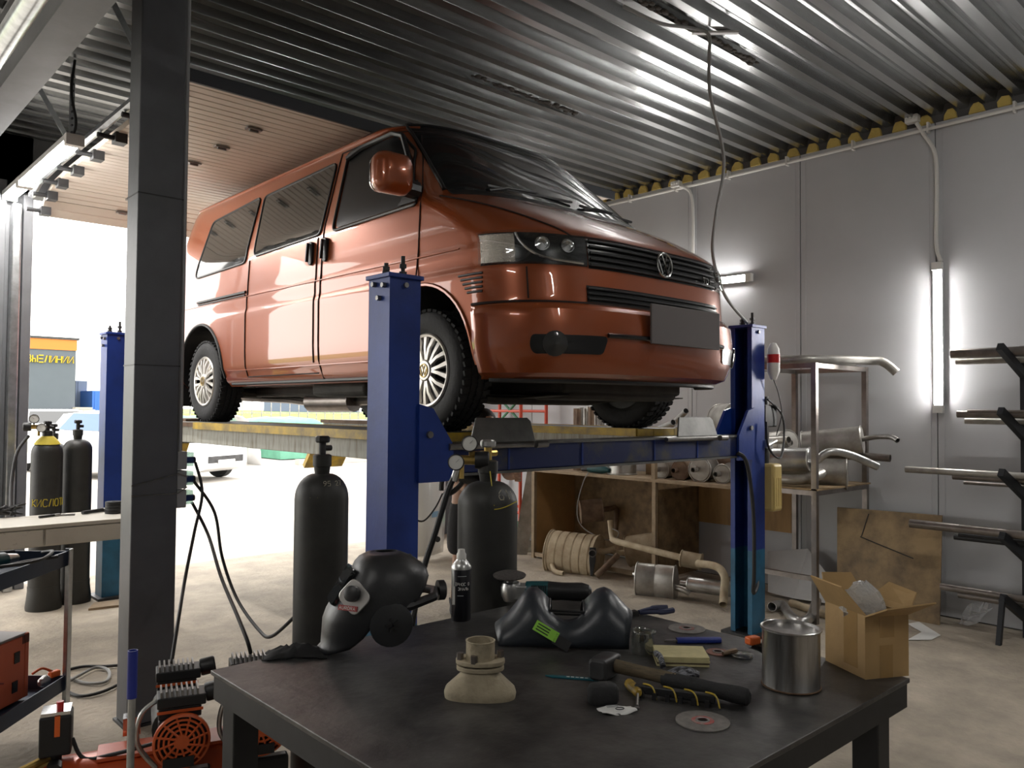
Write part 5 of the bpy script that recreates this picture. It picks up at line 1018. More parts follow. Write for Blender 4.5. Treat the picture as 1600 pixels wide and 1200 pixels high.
hg = thing('exhaust_hanger', 'dark bracket with a round hole beside the ribbed muffler', 'bracket', (5.62, 5.0, .1)); MB().prism([(-.03, .10), (.03, .10), (.03, -.02), (.005, -.16), (-.015, -.16), (-.03, -.02)], -.01, .01, frame((5.62, 4.98, .20), (-.8, -.6, .2), (.6, -.8, 0))).build('arm', 'dark_steel', hg, smooth=0, bev=.004); MB().pipe([(5.62-.02, 4.98-.015, .25), (5.62+.03, 4.98+.02, .25)], .035, .006).build('eye', 'steel', hg)
# on top of the bench
random.seed(5); G2 = 'bare steel tubes standing on the plywood bench'
for i, (px, dz) in enumerate(((900, 0), (907, .01), (915, 0), (924, .01), (932, -.02), (940, 0), (903, -.01), (920, .02))):
    p = at(px, 745, Z=BZ); x = 6.20+.10*(i % 3)*.9; q = at(px, 700, X=x)
    tag(MB().pipe([(x, q.y, BZ+.001), (x, q.y, 1.585+dz)], .030, .003, 14).build('steel_tube', 'alum_steel' if i % 3 else 'rust_brown'), 'short bare steel tube standing upright on the plywood bench', 'tube', G2)
for lab, px, py, r, m in (('round muffler with a thick outlet pipe facing the lift', 1093, 733, .10, 'alum_steel'), ('small muffler with a stub outlet beside the bench upright', 1033, 738, .075, 'alum_steel'), ('dark round muffler squeezed between two others on the bench', 1062, 737, .08, 'rust_brown'), ('silver seamed muffler at the lift post end of the bench', 1128, 738, .075, 'alum_steel')):
    p = at(px, py, X=6.12); p.z = BZ+r+.007; muffler(lab, p+Vector((.10, .02, 0)), (-.95, -.25, 0), .24, r, r*1.1, m, 0, [([(0, .03, .12), (0, .035, .19)], .024)])
p = at(972, 732, X=6.2); p.z = BZ+.09; muffler('bright steel can standing on the plywood bench', (p.x, p.y, BZ+.075), (0, 0, 1), .15, .14, .14, 'aluminium', 0, name='steel_can')
p = at(935, 738, X=6.06); dg = thing('bench_drill', 'teal power tool lying on the plywood bench', 'power tool', (p.x, p.y, BZ)); MB().tube([(p.x, p.y+.12, BZ+.045), (p.x, p.y-.05, BZ+.045), (p.x, p.y-.14, BZ+.04)], [.04, .042, .02], 12).build('body', 'grinder_teal', dg); MB().tube([(p.x, p.y+.12, BZ+.045), (p.x-.02, p.y+.2, BZ+.03)], [.035, .02], 10).build('nose', 'black_plastic', dg)
tag(MB().tube(smooth_path([(5.97, 5.35, BZ+.01), (5.95, 5.40, .85), (5.93, 5.46, .6), (5.95, 5.42, .42), (6.0, 5.2, .32), (5.95, 5.0, .34), (5.9, 4.9, .42), (5.9, 5.0, .45)], 6), .005, 6).build('thin_cable', 'cable_grey'), 'thin grey cable hanging from the bench over the mufflers', 'cable')
muffler('large silver oval muffler on top of the bench behind the wheel stop', (6.38, 4.02, 1.49), (-.62, -.78, .03), .44, .13, .15, 'alum_steel', 0, [([(.03, .04, .23), (.03, .05, .30)], .032)])
MB_ = muffler('flat dark muffler box bedded under the large silver one on the bench', (6.51, 4.10, 1.145), (0, -1, 0), .5, .12, .195, 'rust_brown')
for k, (a, b) in enumerate((((6.50, 4.80, 1.375), at(1072, 642, X=6.2)), ((6.45, 4.90, 1.37), at(1052, 660, X=6.2)))): tag(MB().pipe([a, b], .028, .003).build('steel_tube', 'aluminium'), ['bright pipe stub leaning up beside the van tyre', 'bright pipe stub lying under the leaning one'][k], 'tube')
st_ = thing('storage_crate', 'brown carton of tubes under the pipe stubs on the bench', 'box', (6.12, 4.5, BZ)); MB().box2((6.37, 4.42, BZ+.001), (6.62, 4.95, 1.33)).build('carton', 'dirty_ply', st_, smooth=0)
# ================================================================== metal rack with new mufflers
SXa, SXb, SYa, SYb = 5.74, 6.60, 2.885, 3.50
rk = thing('metal_shelf', 'bare steel angle shelf rack holding silver mufflers against the grey wall', 'shelf', (6.2, 3.5, 0)); SZ = .985
for x in (SXa, SXb):
    for y in (SYa, SYb): MB().box2((x-.02, y-.02, 0), (x+.02, y+.02, 1.94)).build('post', 'steel_tube', rk, smooth=0)
for z in (1.92, SZ-.02):
    for a, b in (((SXa, SYa, z), (SXb, SYa, z)), ((SXa, SYb, z), (SXb, SYb, z)), ((SXa, SYa, z), (SXa, SYb, z)), ((SXb, SYa, z), (SXb, SYb, z))): MB().bar(a, b, .036, .036).build('rail', 'steel_tube', rk, smooth=0)
MB().bar((SXa, SYa, .33), (SXa, SYb, .33), .036, .036).build('rail', 'steel_tube', rk, smooth=0)
MB().box2((SXa-.02, SYa-.03, SZ), (SXb+.03, SYb, SZ+.012)).build('shelf_board', 'dirty_ply', rk, smooth=0)
z0 = SZ+.014
muffler('long silver muffler with an upturned tail pipe on the metal rack', (6.30, 3.02, z0+.33), (.25, -.95, .12), .46, .085, .105, 'alum_steel', 0, [([(0, .02, .23), (.01, .05, .33), (.0, .12, .45), (-.03, .17, .50)], .020)])
muffler('fat silver muffler can near the rack post', (5.86, 3.14, z0+.20), (.2, -.97, .05), .30, .09, .09, 'aluminium', 0, [])
muffler('oval silver muffler at the bottom of the rack pile', (6.15, 3.10, z0+.085), (.35, -.93, 0), .50, .082, .12, 'alum_steel', 0, [])
muffler('round silver muffler end-on behind the rack post', (6.02, 3.35, z0+.31), (-.4, -.9, .1), .30, .10, .10, 'alum_steel', 0, [([(0, .0, .15), (0, 0, .17)], .03)])
exhaust_pipe('bent silver tail pipe drooping over the rack edge', [(5.90, 3.02, z0+.13), (5.86, 2.93, z0+.20), (5.90, 2.85, z0+.27), (6.02, 2.75, z0+.25), (6.20, 2.62, z0+.16)], .030, 'aluminium', 6)
exhaust_pipe('dark open-ended pipe sticking out of the rack', [(6.40, 3.2, z0+.20), (6.42, 2.85, z0+.22), (6.44, 2.62, z0+.215)], .030, 'steel_tube'); exhaust_pipe('short pipe resting on the pile beside the lift hose', [(5.72, 3.3, z0+.34), (5.66, 3.05, z0+.36)], .028, 'alum_steel'); exhaust_pipe('fat elbow pipe under the silver can on the rack', [(5.80, 3.4, z0+.05), (5.78, 3.1, z0+.05), (5.85, 2.97, z0+.07), (5.98, 2.95, z0+.10)], .040, 'alum_steel')
exhaust_pipe('long bent exhaust pipe lying on top of the metal rack', [(5.80, 3.5, 1.975), (5.85, 3.0, 1.975), (6.30, 2.72, 1.975), (6.38, 2.64, 1.96), (6.42, 2.56, 1.88)], .034, 'alum_steel', 8); exhaust_pipe('second thinner pipe lying on top of the metal rack', [(5.9, 3.6, 1.965), (6.0, 3.0, 1.965), (6.35, 2.86, 1.965)], .024, 'alum_steel')
# ================================================================== boards, papers and pipes at the wall
mat('white_board', (.50, .50, .50), .6, var=.12, vscale=3); pw = thing('plywood_sheet', 'dirty plywood sheet leaning against the grey wall', 'board', (6.6, 2.75, 0))
mb = MB(); a, b, cc_, d = at(1308, 935, X=6.40), at(1468, 967, X=6.40), at(1472, 806, X=6.555), at(1308, 793, X=6.555); a.z = 0.001; b.z = 0.001
n_ = Vector((.012, 0, .003)); mb.loft([[a, b, cc_, d], [q_+n_ for q_ in (a, b, cc_, d)]]).build('sheet', 'dirty_ply', pw, smooth=0)
for s0, s1 in (((1357, 803), (1347, 838)), ((1347, 838), (1430, 872))):
    p0 = at(*s0, X=6.54); p1 = at(*s1, X=6.52); tt = lambda p: Vector((6.40+(.155)*(p.z/.80)-.003, p.y, p.z)); MB().tube([tt(p0), tt(p1)], .004, 5).build('burn_line', 'dark_steel', pw)
mb = MB(); P = [at(1200, 862, X=6.60), at(1262, 858, X=6.56), at(1330, 948, X=6.38), at(1240, 962, X=6.25), at(1200, 925, X=6.30)]
P[3].z = .03; ws_ = mb.loft([P, [q_+Vector((.006, 0, .004)) for q_ in P]]).build('white_sheet', 'white_board', smooth=0); tag(ws_, 'large white board scrap propped slantwise behind the rack legs', 'board')
exhaust_pipe('silver S-bend pipe lying on the floor under the metal rack', [f(1206, 948, .05), f(1222, 945, .04), f(1235, 962, .035), f(1252, 972, .035), f(1268, 962, .05), f(1276, 938, .12)], .036, 'aluminium'); exhaust_pipe('straight wooden-brown pipe lying behind the S-bend', [f(1225, 955, .03)+Vector((.3, .1, 0)), f(1252, 960, .03)+Vector((.12, -.15, 0))], .03, 'rust_cream')
P = [f(1418, 975, .004), f(1436, 972, .004), f(1470, 993, .004), f(1455, 1000, .004), f(1418, 1000, .004), f(1440, 988, .004)]; tag(MB().loft([P, [q_+Vector((0, 0, .003)) for q_ in P]]).build('paper_sheet', 'paper_white', smooth=0), 'torn white paper lying on the floor by the cardboard box', 'paper')
random.seed(21); mb = MB(); R = []
for i in range(8): p = at(1545-i*7, 938+i*7, X=6.56); w = .03+.05*math.sin(PI*min(1, i/5)); R.append([(p.x-random.uniform(0, .06), p.y+w*(j/4-.5)*2, max(.01, p.z+random.uniform(-.03, .03))) for j in range(5)])
tag(mb.loft(R, caps=False, closed=False).build('plastic_film', mat('clear_film', (.75, .77, .8), .12, alpha=.35, bump=1., bscale=30), smooth=0), 'scrap of clear plastic film hanging behind the pipe rack leg', 'packaging')
# ================================================================== pipe rack
pr_ = thing('pipe_rack', 'black steel cantilever rack for pipes against the grey wall', 'rack', (6.5, 1.7, 0)); mat('rack_black', (.02, .022, .026), .5, .3)
for Y0 in (1.72, -.2):
    MB().box2((6.50, Y0-.025, 0), (6.55, Y0+.025, 2.05)).build('upright', 'rack_black', pr_, smooth=0)
    for z in (2.03, 1.59, 1.17, .74, .32): MB().bar((6.52, Y0, z-.19), (6.19, Y0+.06, z), .04, .055).build('arm', 'rack_black', pr_, smooth=0)
    MB().bar((6.20, Y0+.06, .33), (6.17, Y0+.08, 0.0), .04, .03, (0, 1, 0)).build('foot_strut', 'rack_black', pr_, smooth=0)
G3 = 'steel pipes on the cantilever rack'
for px, py, X, r, m, lab in ((1487, 553, 6.36, .036, 'steel_tube', 'thick pipe on the top rack arm'), (1494, 567, 6.43, .022, 'alum_steel', 'thin pale pipe behind the thick one on the top arm'), (1496, 651, 6.34, .026, 'steel_tube', 'pipe at the front of the second rack arm'), (1508, 645, 6.42, .022, 'alum_steel', 'pipe behind on the second rack arm'), (1512, 659, 6.28, .012, 'steel_tube', 'rod under the pipes of the second rack arm'), (1415, 726, 6.34, .024, 'alum_steel', 'longest pipe jutting from the middle rack arm'), (1489, 733, 6.40, .026, 'steel_tube', 'thicker pipe behind the longest one on the middle arm'), (1506, 745, 6.46, .012, 'steel_tube', 'thin rod on the middle rack arm'), (1422, 820, 6.30, .032, 'steel_tube', 'thick long pipe on the fourth rack arm'), (1491, 822, 6.42, .02, 'dark_steel', 'dark pipe behind on the fourth rack arm'), (1498, 838, 6.36, .014, 'dark_steel', 'dark rod under the fourth arm pipes'), (1470, 917, 6.32, .026, 'steel_tube', 'long pipe on the lowest rack arm'), (1498, 908, 6.42, .026, 'steel_tube', 'shorter pipe behind on the lowest rack arm')):
    p = at(px, py, X=X); za = min((2.03, 1.59, 1.17, .74, .32), key=lambda q_: abs(q_-.08-p.z)); p.z = za-.576*(X-6.19)+.034+r; tag(MB().pipe([p, (X, -.6, p.z)], r, .003, 14).build('rack_pipe', m), lab, 'pipe', G3)
# ================================================================== cables along the roof edge
tag(MB().tube([(6.655, 8, 3.80), (6.655, 6, 3.80), (6.655, 4, 3.80), (6.655, 1.9, 3.81), (6.655, -4.5, 3.81)], .014, 8).build('cable_run', 'white_plastic'), 'white cable run clipped along the top of the grey wall', 'cable')
random.seed(9)
for k in range(9):
    y = 6.6-k*.6; tag(MB().box2((XW-.05, y-.008, 3.78), (XW+.0, y+.008, 3.86)).build('cable_clip', 'white_plastic', smooth=0), 'white clip holding the cable run under the roof edge', 'clip', 'clips of the cable run')
for lab, px, py, yy in (('white junction box above the upright tube lamp', 1425, 186, None), ('white junction box above the level tube lamp', 1056, 288, None)):
    p = at(px, py, X=6.64); t = thing('junction_box', lab, 'junction box', tuple(p)); MB().box((p.x+.01, p.y, p.z), (.07, .10, .06)).build('box', 'white_plastic', t, smooth=0, bev=.006)
    for dy in (-.03, 0, .03): MB().cyl((p.x-.03, p.y+dy, p.z), (p.x-.045, p.y+dy, p.z), .01, n=8).build('gland', 'white_plastic', t)
for lab, pts in (('white conduit dropping to the upright tube lamp', [(1432, 192, 6.64), (1445, 212, 6.66), (1461, 240, 6.665), (1464, 300, 6.665), (1463, 380, 6.665), (1470, 408, 6.66)]), ('white conduit dropping to the level tube lamp', [(1062, 290, 6.64), (1078, 300, 6.66), (1083, 330, 6.665), (1083, 400, 6.665), (1083, 432, 6.66)])):
    t = MB().tube(smooth_path([at(x, y, X=X) for x, y, X in pts], 6), .015, 8).build('conduit', 'white_plastic'); tag(t, lab, 'conduit')
hc = thing('hanging_cable', 'grey cable hanging from the roof decking to the lift post', 'cable', (4.2, 2.78, 3.9))
MB().tube(smooth_path([(3.55, 2.93, 3.90), (3.8, 2.86, 3.86), (4.05, 2.82, 3.90), (4.2, 2.79, 3.90), at(1108, 90, Y=2.80), at(1110, 150, Y=2.85), at(1131, 250, Y=2.9), at(1118, 340, Y=2.95), at(1114, 400, Y=2.98), at(1133, 462, Y=3.02), (PX1+.0, PY0, PH+.02)], 8), .011, 8).build('cable', 'cable_grey', hc)
MB().bar((4.13, 2.86, 3.908), (4.33, 2.66, 3.908), .03, .012).build('clamp_bar', 'white_plastic', hc, smooth=0)
for i, (y, x0, x1) in enumerate(((2.84, 3.55, 4.85), (4.31, 3.6, 4.65))):
    mb = MB(); random.seed(i)
    for k in range(60): x = x0+(x1-x0)*k/60; mb.sphere((x+random.uniform(-.02, .02), y+random.uniform(-.02, .02), 3.921+random.uniform(-.004, .006)), random.uniform(.008, .022), 6, 4, (1.6, 1, .6))
    tag(mb.build('sealant_lumps', mat('dark_sealant', (.07, .06, .05), .9)), ['dark lumps of sealant along the decking lap beside the hanging cable', 'dark lumps of sealant along the decking lap over the windscreen', 'dark lumps of sealant along the decking lap at the open door'][i], 'sealant', kind='stuff')
# ================================================================== behind the lift
sc2 = thing('scaffold_trolley', 'red and green scaffold frame on casters by the grey wall', 'scaffold', (6.4, 7.0, 0)); mat('scaffold_red', (.60, .075, .035), .45); mat('scaffold_green', (.05, .20, .10), .5)
for y, x in ((7.32, 6.55), (6.52, 6.55), (7.32, 6.15), (6.52, 6.15)):
    MB().tube([(x, y, .20), (x, y, 1.75)], .02, 10).build('upright', 'scaffold_red', sc2); MB().tube([(x, y, .16), (x, y, .30)], .022, 10).build('foot_sleeve', 'scaffold_green', sc2)
    w = MB().lathe([(.06, -.015), (.065, -.01), (.065, .01), (.06, .015)], 18, frame((x, y, .066), (1, 0, 0))).build('caster', 'rubber', sc2); MB().box((x, y, .12), (.04, .05, .07)).build('caster_fork', 'steel', w, smooth=0)
for z in (.42, 1.0, 1.55):
    for x in (6.15, 6.55): MB().tube([(x, 6.52, z), (x, 7.32, z)], .016, 8).build('rung', 'scaffold_red', sc2)
MB().box2((6.12, 6.48, .19), (6.58, 7.36, .24)).build('deck', 'scaffold_green', sc2, smooth=0); MB().tube([(6.15, 6.52, 1.7), (6.15, 7.32, 1.1)], .014, 8).build('diagonal', 'scaffold_green', sc2); MB().tube([(6.55, 6.52, 1.1), (6.55, 7.32, 1.7)], .014, 8).build('diagonal', 'scaffold_green', sc2)
lb = thing('leaning_board', 'weathered grey board leaning beside the plywood bench', 'board', (6.2, 6.4, 0)); a, b = Vector((5.95, 6.42, 0)), Vector((6.05, 6.30, 0)); MB().loft([[a, b, b+Vector((.28, .0, 1.12)), a+Vector((.28, .02, 1.12))], [q_+Vector((.02, .02, 0)) for q_ in (a, b, b+Vector((.28, .0, 1.12)), a+Vector((.28, .02, 1.12)))]]).build('board', mat('weathered', (.30, .28, .25), .8, var=.4, vscale=7), lb, smooth=0)
bp = thing('bumper_cover', 'white car bumper with blue tape standing on end by the rear lift post', 'car part', (5.1, 6.75, 0)); mb = MB(); R = []
for i in range(14): z = .04+1.15*i/13; b_ = .16*math.sin(PI*i/13); R.append([(4.92+.42*j/8-.05*math.sin(PI*j/8)-b_*.6, 6.86-.10*math.sin(PI*j/8)-b_, z) for j in range(9)])
mb.loft(R, caps=False, closed=False).build('cover', mat('gloss_white', (.72, .73, .72), .2, coat=.6), bp, smooth=60, solid=.006)
mat('blue_tape', (.25, .42, .60), .6)
for z0_, z1_ in ((.42, .52), (.72, .86)): MB().loft([[(R[int(13*z0_)][j][0], R[int(13*z0_)][j][1]-.008, z0_+.04) for j in (4, 6)], [(R[int(13*z1_)][j][0], R[int(13*z1_)][j][1]-.010, z1_) for j in (4, 6)]], caps=False, closed=False).build('tape', 'blue_tape', bp, smooth=0)
MB().lathe([(.03, 0), (.03, .02), (0, .02)], 14, frame((5.12, 6.68, .22), (-.3, -1, 0))).build('tow_eye_cap', 'dark_steel', bp)
random.seed(4); mb = MB(); R = []
for i in range(9): z = .02+.6*i/8; r0 = .10*(1-.5*(i/8)); R.append([(4.62+.02*i+r0*math.cos(t)*random.uniform(.7, 1.2), 6.95+r0*math.sin(t)*random.uniform(.7, 1.2), z) for t in [2*PI*j/12 for j in range(12)]])
tag(mb.loft(R).build('foil_bag', mat('foil', (.5, .5, .5), .2, .9), smooth=0), 'crumpled silver foil bag standing near the rear lift post', 'bag')
# ================================================================== the mechanic under the van
mat('skin', (.42, .24, .16), .55); mat('cloth_black', (.012, .012, .014), .85, bump=.3, bscale=60); mat('hair_dark', (.015, .011, .009), .7)
PXm, PYm = 4.02, 4.81; pe = thing('person', 'person in black shirt and shorts stooping under the van with a tool', 'person', (PXm, PYm, 0))
def skin_mesh(verts, edges, radii, name, m, parent, root=0, lev=2):
    me = bpy.data.meshes.new(name); I = xf(parent).inverted(); me.from_pydata([tuple(I @ Vector(v)) for v in verts], edges, []); o = bpy.data.objects.new(name, me); COL.objects.link(o); o.parent = parent; XF[o.name] = xf(parent)
    sk_ = o.modifiers.new('skin', 'SKIN'); sk_.use_smooth_shade = True
    for i, r in enumerate(radii): me.skin_vertices[0].data[i].radius = (r, r) if not isinstance(r, tuple) else r
    me.skin_vertices[0].data[root].use_root = True
    s = o.modifiers.new('sub', 'SUBSURF'); s.levels = lev; s.render_levels = lev; me.materials.append(MATS[m]); return o
fx = Vector((-.30, -.95, 0)); fx.normalize(); sx = Vector((fx.y, -fx.x, 0))*-1     # facing direction and the person's side
B = lambda s, f_, z: Vector((PXm, PYm, 0))+sx*s+fx*f_+Vector((0, 0, z))
vv = [B(0, 0, .92), B(0, .02, 1.08), B(0, .08, 1.24), B(0, .14, 1.32), B(0, .17, 1.37)]; ed = [(0, 1), (1, 2), (2, 3), (3, 4)]; rr = [(.15, .11), (.14, .10), (.16, .10), (.07, .065), (.055, .055)]
for s in (-1, 1):
    n0 = len(vv); vv += [B(s*.09, 0, .86), B(s*.11, .04, .48), B(s*.12, -.02, .10), B(s*.12, .02, .045), B(s*.13, .15, .03)]; ed += [(0, n0), (n0, n0+1), (n0+1, n0+2), (n0+2, n0+3), (n0+3, n0+4)]; rr += [.095, .058, .042, .042, .034]
    n1 = len(vv); vv += [B(s*.17, .12, 1.28), B(s*.24, .14, 1.06), B(s*.20, .36, 1.08 if s > 0 else 1.0), B(s*.19, .42, 1.08 if s > 0 else 1.0)]; ed += [(2, n1), (n1, n1+1), (n1+1, n1+2), (n1+2, n1+3)]; rr += [.06, .045, .033, .036]
body_ = skin_mesh(vv, ed, rr, 'body', 'skin', pe)
hd_ = B(0, .25, 1.455); MB().sphere(hd_, .088, 20, 14, (.88, 1.0, 1.2)).sphere(hd_+fx*.09+Vector((0, 0, -.02)), .016, 8, 6).sphere(hd_+sx*.085, .02, 8, 6).sphere(hd_-sx*.085, .02, 8, 6).build('head', 'skin', pe)
MB().sphere(hd_-fx*.018+Vector((0, 0, .022)), .094, 20, 14, (.95, 1.0, 1.12)).build('hair', 'hair_dark', pe)
vv = [B(0, 0, .88), B(0, .02, 1.06), B(0, .08, 1.22), B(0, .13, 1.30)]; ed = [(0, 1), (1, 2), (2, 3)]; rr = [(.175, .13), (.165, .12), (.185, .125), (.09, .085)]
for s in (-1, 1): n1 = len(vv); vv += [B(s*.18, .12, 1.27), B(s*.225, .135, 1.13)]; ed += [(2, n1), (n1, n1+1)]; rr += [.08, .072]
skin_mesh(vv, ed, rr, 'shirt', 'cloth_black', pe)
vv = [B(0, 0, .93), B(0, 0, .84)]; ed = [(0, 1)]; rr = [(.165, .125), (.17, .13)]
for s in (-1, 1): n1 = len(vv); vv += [B(s*.10, .015, .72), B(s*.115, .035, .44)]; ed += [(1, n1), (n1, n1+1)]; rr += [.115, .10]
skin_mesh(vv, ed, rr, 'shorts', 'cloth_black', pe)
for s in (-1, 1):
    h0 = B(s*.185, .42, 1.08 if s > 0 else 1.0)
    for j in range(4): a = h0+fx*.035+Vector((0, 0, .026-j*.017)); MB().tube([a, a+fx*.04-sx*s*.008, a+fx*.05-sx*s*.03, a+fx*.03-sx*s*.045], [.0095, .009, .0085, .007], 8).build('finger', 'skin', pe)
    MB().tube([h0+Vector((0, 0, .025)), h0+fx*.03+Vector((0, 0, .05))-sx*s*.01, h0+fx*.05+Vector((0, 0, .045))-sx*s*.03], [.012, .0105, .008], 8).build('thumb', 'skin', pe)
    MB().loft([[B(s*.125, .055+.075*f_, z)+sx*w*math.cos(t)+fx*l*math.sin(t) for t in [2*PI*j/16 for j in range(16)]] for z, w, l, f_ in ((.0, .045, .13, 0), (.03, .05, .135, 0), (.06, .045, .115, -.2), (.09, .045, .07, -.8), (.12, .046, .055, -.95))]).build('shoe', 'cloth_black', pe)
tl = at(712, 755, Y=PYm-.45); tt_ = thing('polisher', 'black corded power tool with a loop handle in the person\'s hands', 'power tool', tuple(tl))
ex_ = RT.copy(); ez_ = Vector((0, 0, 1)); U_ = lambda a, b: tl+ex_*a+ez_*b
MB().tube(smooth_path([U_(-.10, -.05), U_(-.09, .03), U_(-.03, .07), U_(.05, .06), U_(.04, .0), U_(-.02, -.06), U_(-.08, -.08)], 6), .018, 8, closed=False).build('loop_handle', 'black_plastic', tt_); MB().tube([U_(.03, .05), U_(.14, .02), U_(.20, .0)], [.04, .045, .03], 12).build('motor', 'black_plastic', tt_)
MB().tube(smooth_path([U_(-.09, -.07), U_(-.14, -.17), U_(-.22, -.26), U_(-.30, -.24)], 6), .006, 6).build('cord', 'cable_black', tt_)
# ================================================================== outside the gate
mat('grass', (.25, .33, .07), .9, var=.5, vscale=3, bump=.6, bscale=14); mat('kerb', (.42, .38, .33), .85); mat('car_white', (.75, .75, .75), .25, coat=.8); mat('wall_slate', (.085, .10, .125), .7, var=.05, vscale=2); mat('band_orange', (.60, .16, .02), .6); mat('sign_yellow', (.50, .34, .01), .5); mat('blue_clad', (.09, .12, .19), .6); mat('tarp_green', (.10, .30, .20), .6, var=.25, vscale=3)
o = MB().box2((-40, YG+.15, -.3), (70, 110, -.005)).build('yard_ground', 'yard', smooth=0); tag(o, kind='structure')
o = MB().loft([[(-30, 27, 0), (-30, 39, 1.25), (-30, 90, 1.3)], [(30, 27, 0), (30, 39, 1.25), (30, 90, 1.3)]], caps=False, closed=False).build('grass_bank', 'grass', smooth=0); tag(o, 'low bank of mown grass beyond the yard', 'grass', kind='stuff')
tag(MB().box2((10.6, 20, 0), (40, 20.25, .14)).build('kerb', 'kerb', smooth=0), 'pale concrete kerb across the yard behind the cars', 'kerb')
bd = thing('depot_building', 'slate grey depot with an orange band and yellow lettering', 'building', (7, 42, 1.2))
MB().box2((2, 40, 1.2), (10.10, 50, 4.55)).build('wall', 'wall_slate', bd, smooth=0); MB().box2((1.98, 39.95, 4.03), (10.12, 40, 4.50)).build('fascia_band', 'band_orange', bd, smooth=0); MB().box2((1.9, 39.9, 4.5), (10.2, 50, 4.6)).build('roof_edge', 'dark_steel', bd, smooth=0)
for i, ch in enumerate('ВЫЕЛИНИИ'): letters(ch, frame((8.13+i*.237, 39.93, 3.45), (0, -1, 0), (1, 0, 0)), .185, .30, 0, .027).build('letter', 'sign_yellow', bd)
def container(x, y, w, h, m, lab):
    t = thing('site_container', lab, 'container', (x, y, 1.3)); MB().box2((x, y, 1.25), (x+w, y+2, 1.25+h)).build('shell', m, t, smooth=0); MB().box2((x+.1, y-.03, 1.3), (x+w*.45, y, 1.2+h)).build('door', m, t, smooth=0)
container(10.95, 40.5, .42, 1.0, mat('container_blue', (.02, .11, .42), .5), 'small bright blue container on the far grass'); container(10.75, 42.5, .5, 1.5, 'blue_clad', 'taller slate container behind the blue one')
st = thing('slab_stack', 'pale stack of concrete slabs on the far grass', 'slabs', (10.2, 39.6, 1.2))
for k in range(3): MB().box2((9.9+k*.05, 39.5, 1.22+k*.09), (10.9-k*.1, 40.3, 1.30+k*.09)).build('slab', 'kerb', st, smooth=0)
def car(M, label, plate=True):
    t = thing('parked_car', label, 'car', M=M); q = lambda *p: M @ Vector(p)      # x forward, y left, z up; origin between the front wheels
    def sec(x, zb, zs, zr, wb, wr): return [q(x, -wb, zb), q(x, -wb*1.02, zs*.6), q(x, -wb, zs), q(x, -wr, zr), q(x, wr, zr), q(x, wb, zs), q(x, wb*1.02, zs*.6), q(x, wb, zb)]
    R = [sec(.80, .30, .55, .60, .60, .55), sec(.70, .22, .70, .76, .80, .72), sec(.35, .20, .84, .90, .87, .75), sec(-.35, .20, .95, 1.02, .88, .74), sec(-.55, .20, .96, 1.08, .88, .72), sec(-1.15, .20, .97, 1.44, .88, .60), sec(-2.2, .20, .98, 1.47, .88, .60), sec(-3.1, .22, 1.0, 1.38, .87, .58), sec(-3.5, .30, .95, 1.0, .82, .60)]
    MB().loft(R).build('body', 'car_white', t, smooth=40)
    MB().loft([[q(-.52, -.70, 1.06), q(-.52, .70, 1.06)], [q(-1.10, .59, 1.42), q(-1.10, -.59, 1.42)][::-1]], caps=False, closed=False).build('windscreen', 'dark_glass', t, smooth=0)
    for s in (-1, 1):
        MB().loft([[q(-.75, s*.875, 1.02), q(-2.9, s*.875, 1.05)], [q(-1.25, s*.645, 1.40), q(-2.75, s*.64, 1.40)]], caps=False, closed=False).build('side_window', mat('blue_reflection_glass', (.08, .14, .25), .05), t, smooth=0)  # blue reflection on the side glass is put into its colour
        MB().loft([[q(.72, s*.45, .60), q(.40, s*.84, .64)], [q(.70, s*.45, .73), q(.34, s*.83, .80)]], caps=False, closed=False).build('headlight', 'chrome', t, smooth=0)
        MB().box((-.75, s*.98, 1.02), (.10, .18, .12), M).build('mirror', 'car_white', t, bev=.02)
        for x in (0, -2.6):
            w = MB().lathe([(.16, -.09), (.28, -.10), (.305, -.08), (.305, .08), (.28, .10), (.16, .09)], 26, M @ frame((x, s*.80, .305), (0, s, 0)), False).build('wheel', 'rubber', t); MB().lathe([(.0, .07), (.17, .08), (.185, .06)], 20, M @ frame((x, s*.80, .305), (0, s, 0)), False).build('rim', 'alloy', w)
    MB().box((.80, 0, .47), (.02, 1.1, .14), M).build('grille', 'dark_steel', t, smooth=0); MB().box((.82, 0, .40), (.015, .52, .115), M).build('number_plate', 'white_plastic', t, smooth=0)
    return t
cR = at(352, 752, Z=0); ang = math.atan2(-.80, .15); car(Matrix.Translation((cR.x-.35, cR.y+.75, 0)) @ Matrix.Rotation(math.radians(-62), 4, 'Z'), 'white hatchback parked in the yard behind the lift ramps')
cL = at(100, 738, Z=0); car(Matrix.Translation((cL.x+.2, cL.y+1.0, 0)) @ Matrix.Rotation(math.radians(-95), 4, 'Z'), 'white car with blue-reflecting windows parked on the far side of the yard')
def tarp(px0, px1, Y, h, lab):
    a = at(px0, 660, Y=Y); b = at(px1, 660, Y=Y); t = thing('covered_vehicle', lab, 'tarpaulin', ((a.x+b.x)/2, Y, 0)); mb = MB(); R = []; random.seed(int(px0))
    for i in range(17):
        f_ = i/16; x = a.x+(b.x-a.x)*f_; e = 1-(2*f_-1)**8*.5; R.append([(x, Y+1.9*c, max(.02, z*h*e*(1-.05*random.random()))) for c, z in ((-1, .02), (-.96, .5), (-.9, .82), (-.7, .95), (0, 1), (.7, .95), (.96, .5), (1, .02))])
    mb.loft(R).build('cover', 'tarp_green', t, smooth=60); MB().tube([(p[2][0], p[2][1]-.01, p[2][2]) for p in R], .02, 5).build('rope', 'white_plastic', t)
tarp(395, 478, 24, 1.28, 'green tarpaulin stretched over a vehicle behind the lift'); tarp(262, 318, 25, 1.30, 'second green tarpaulin cover seen past the rear wheel')
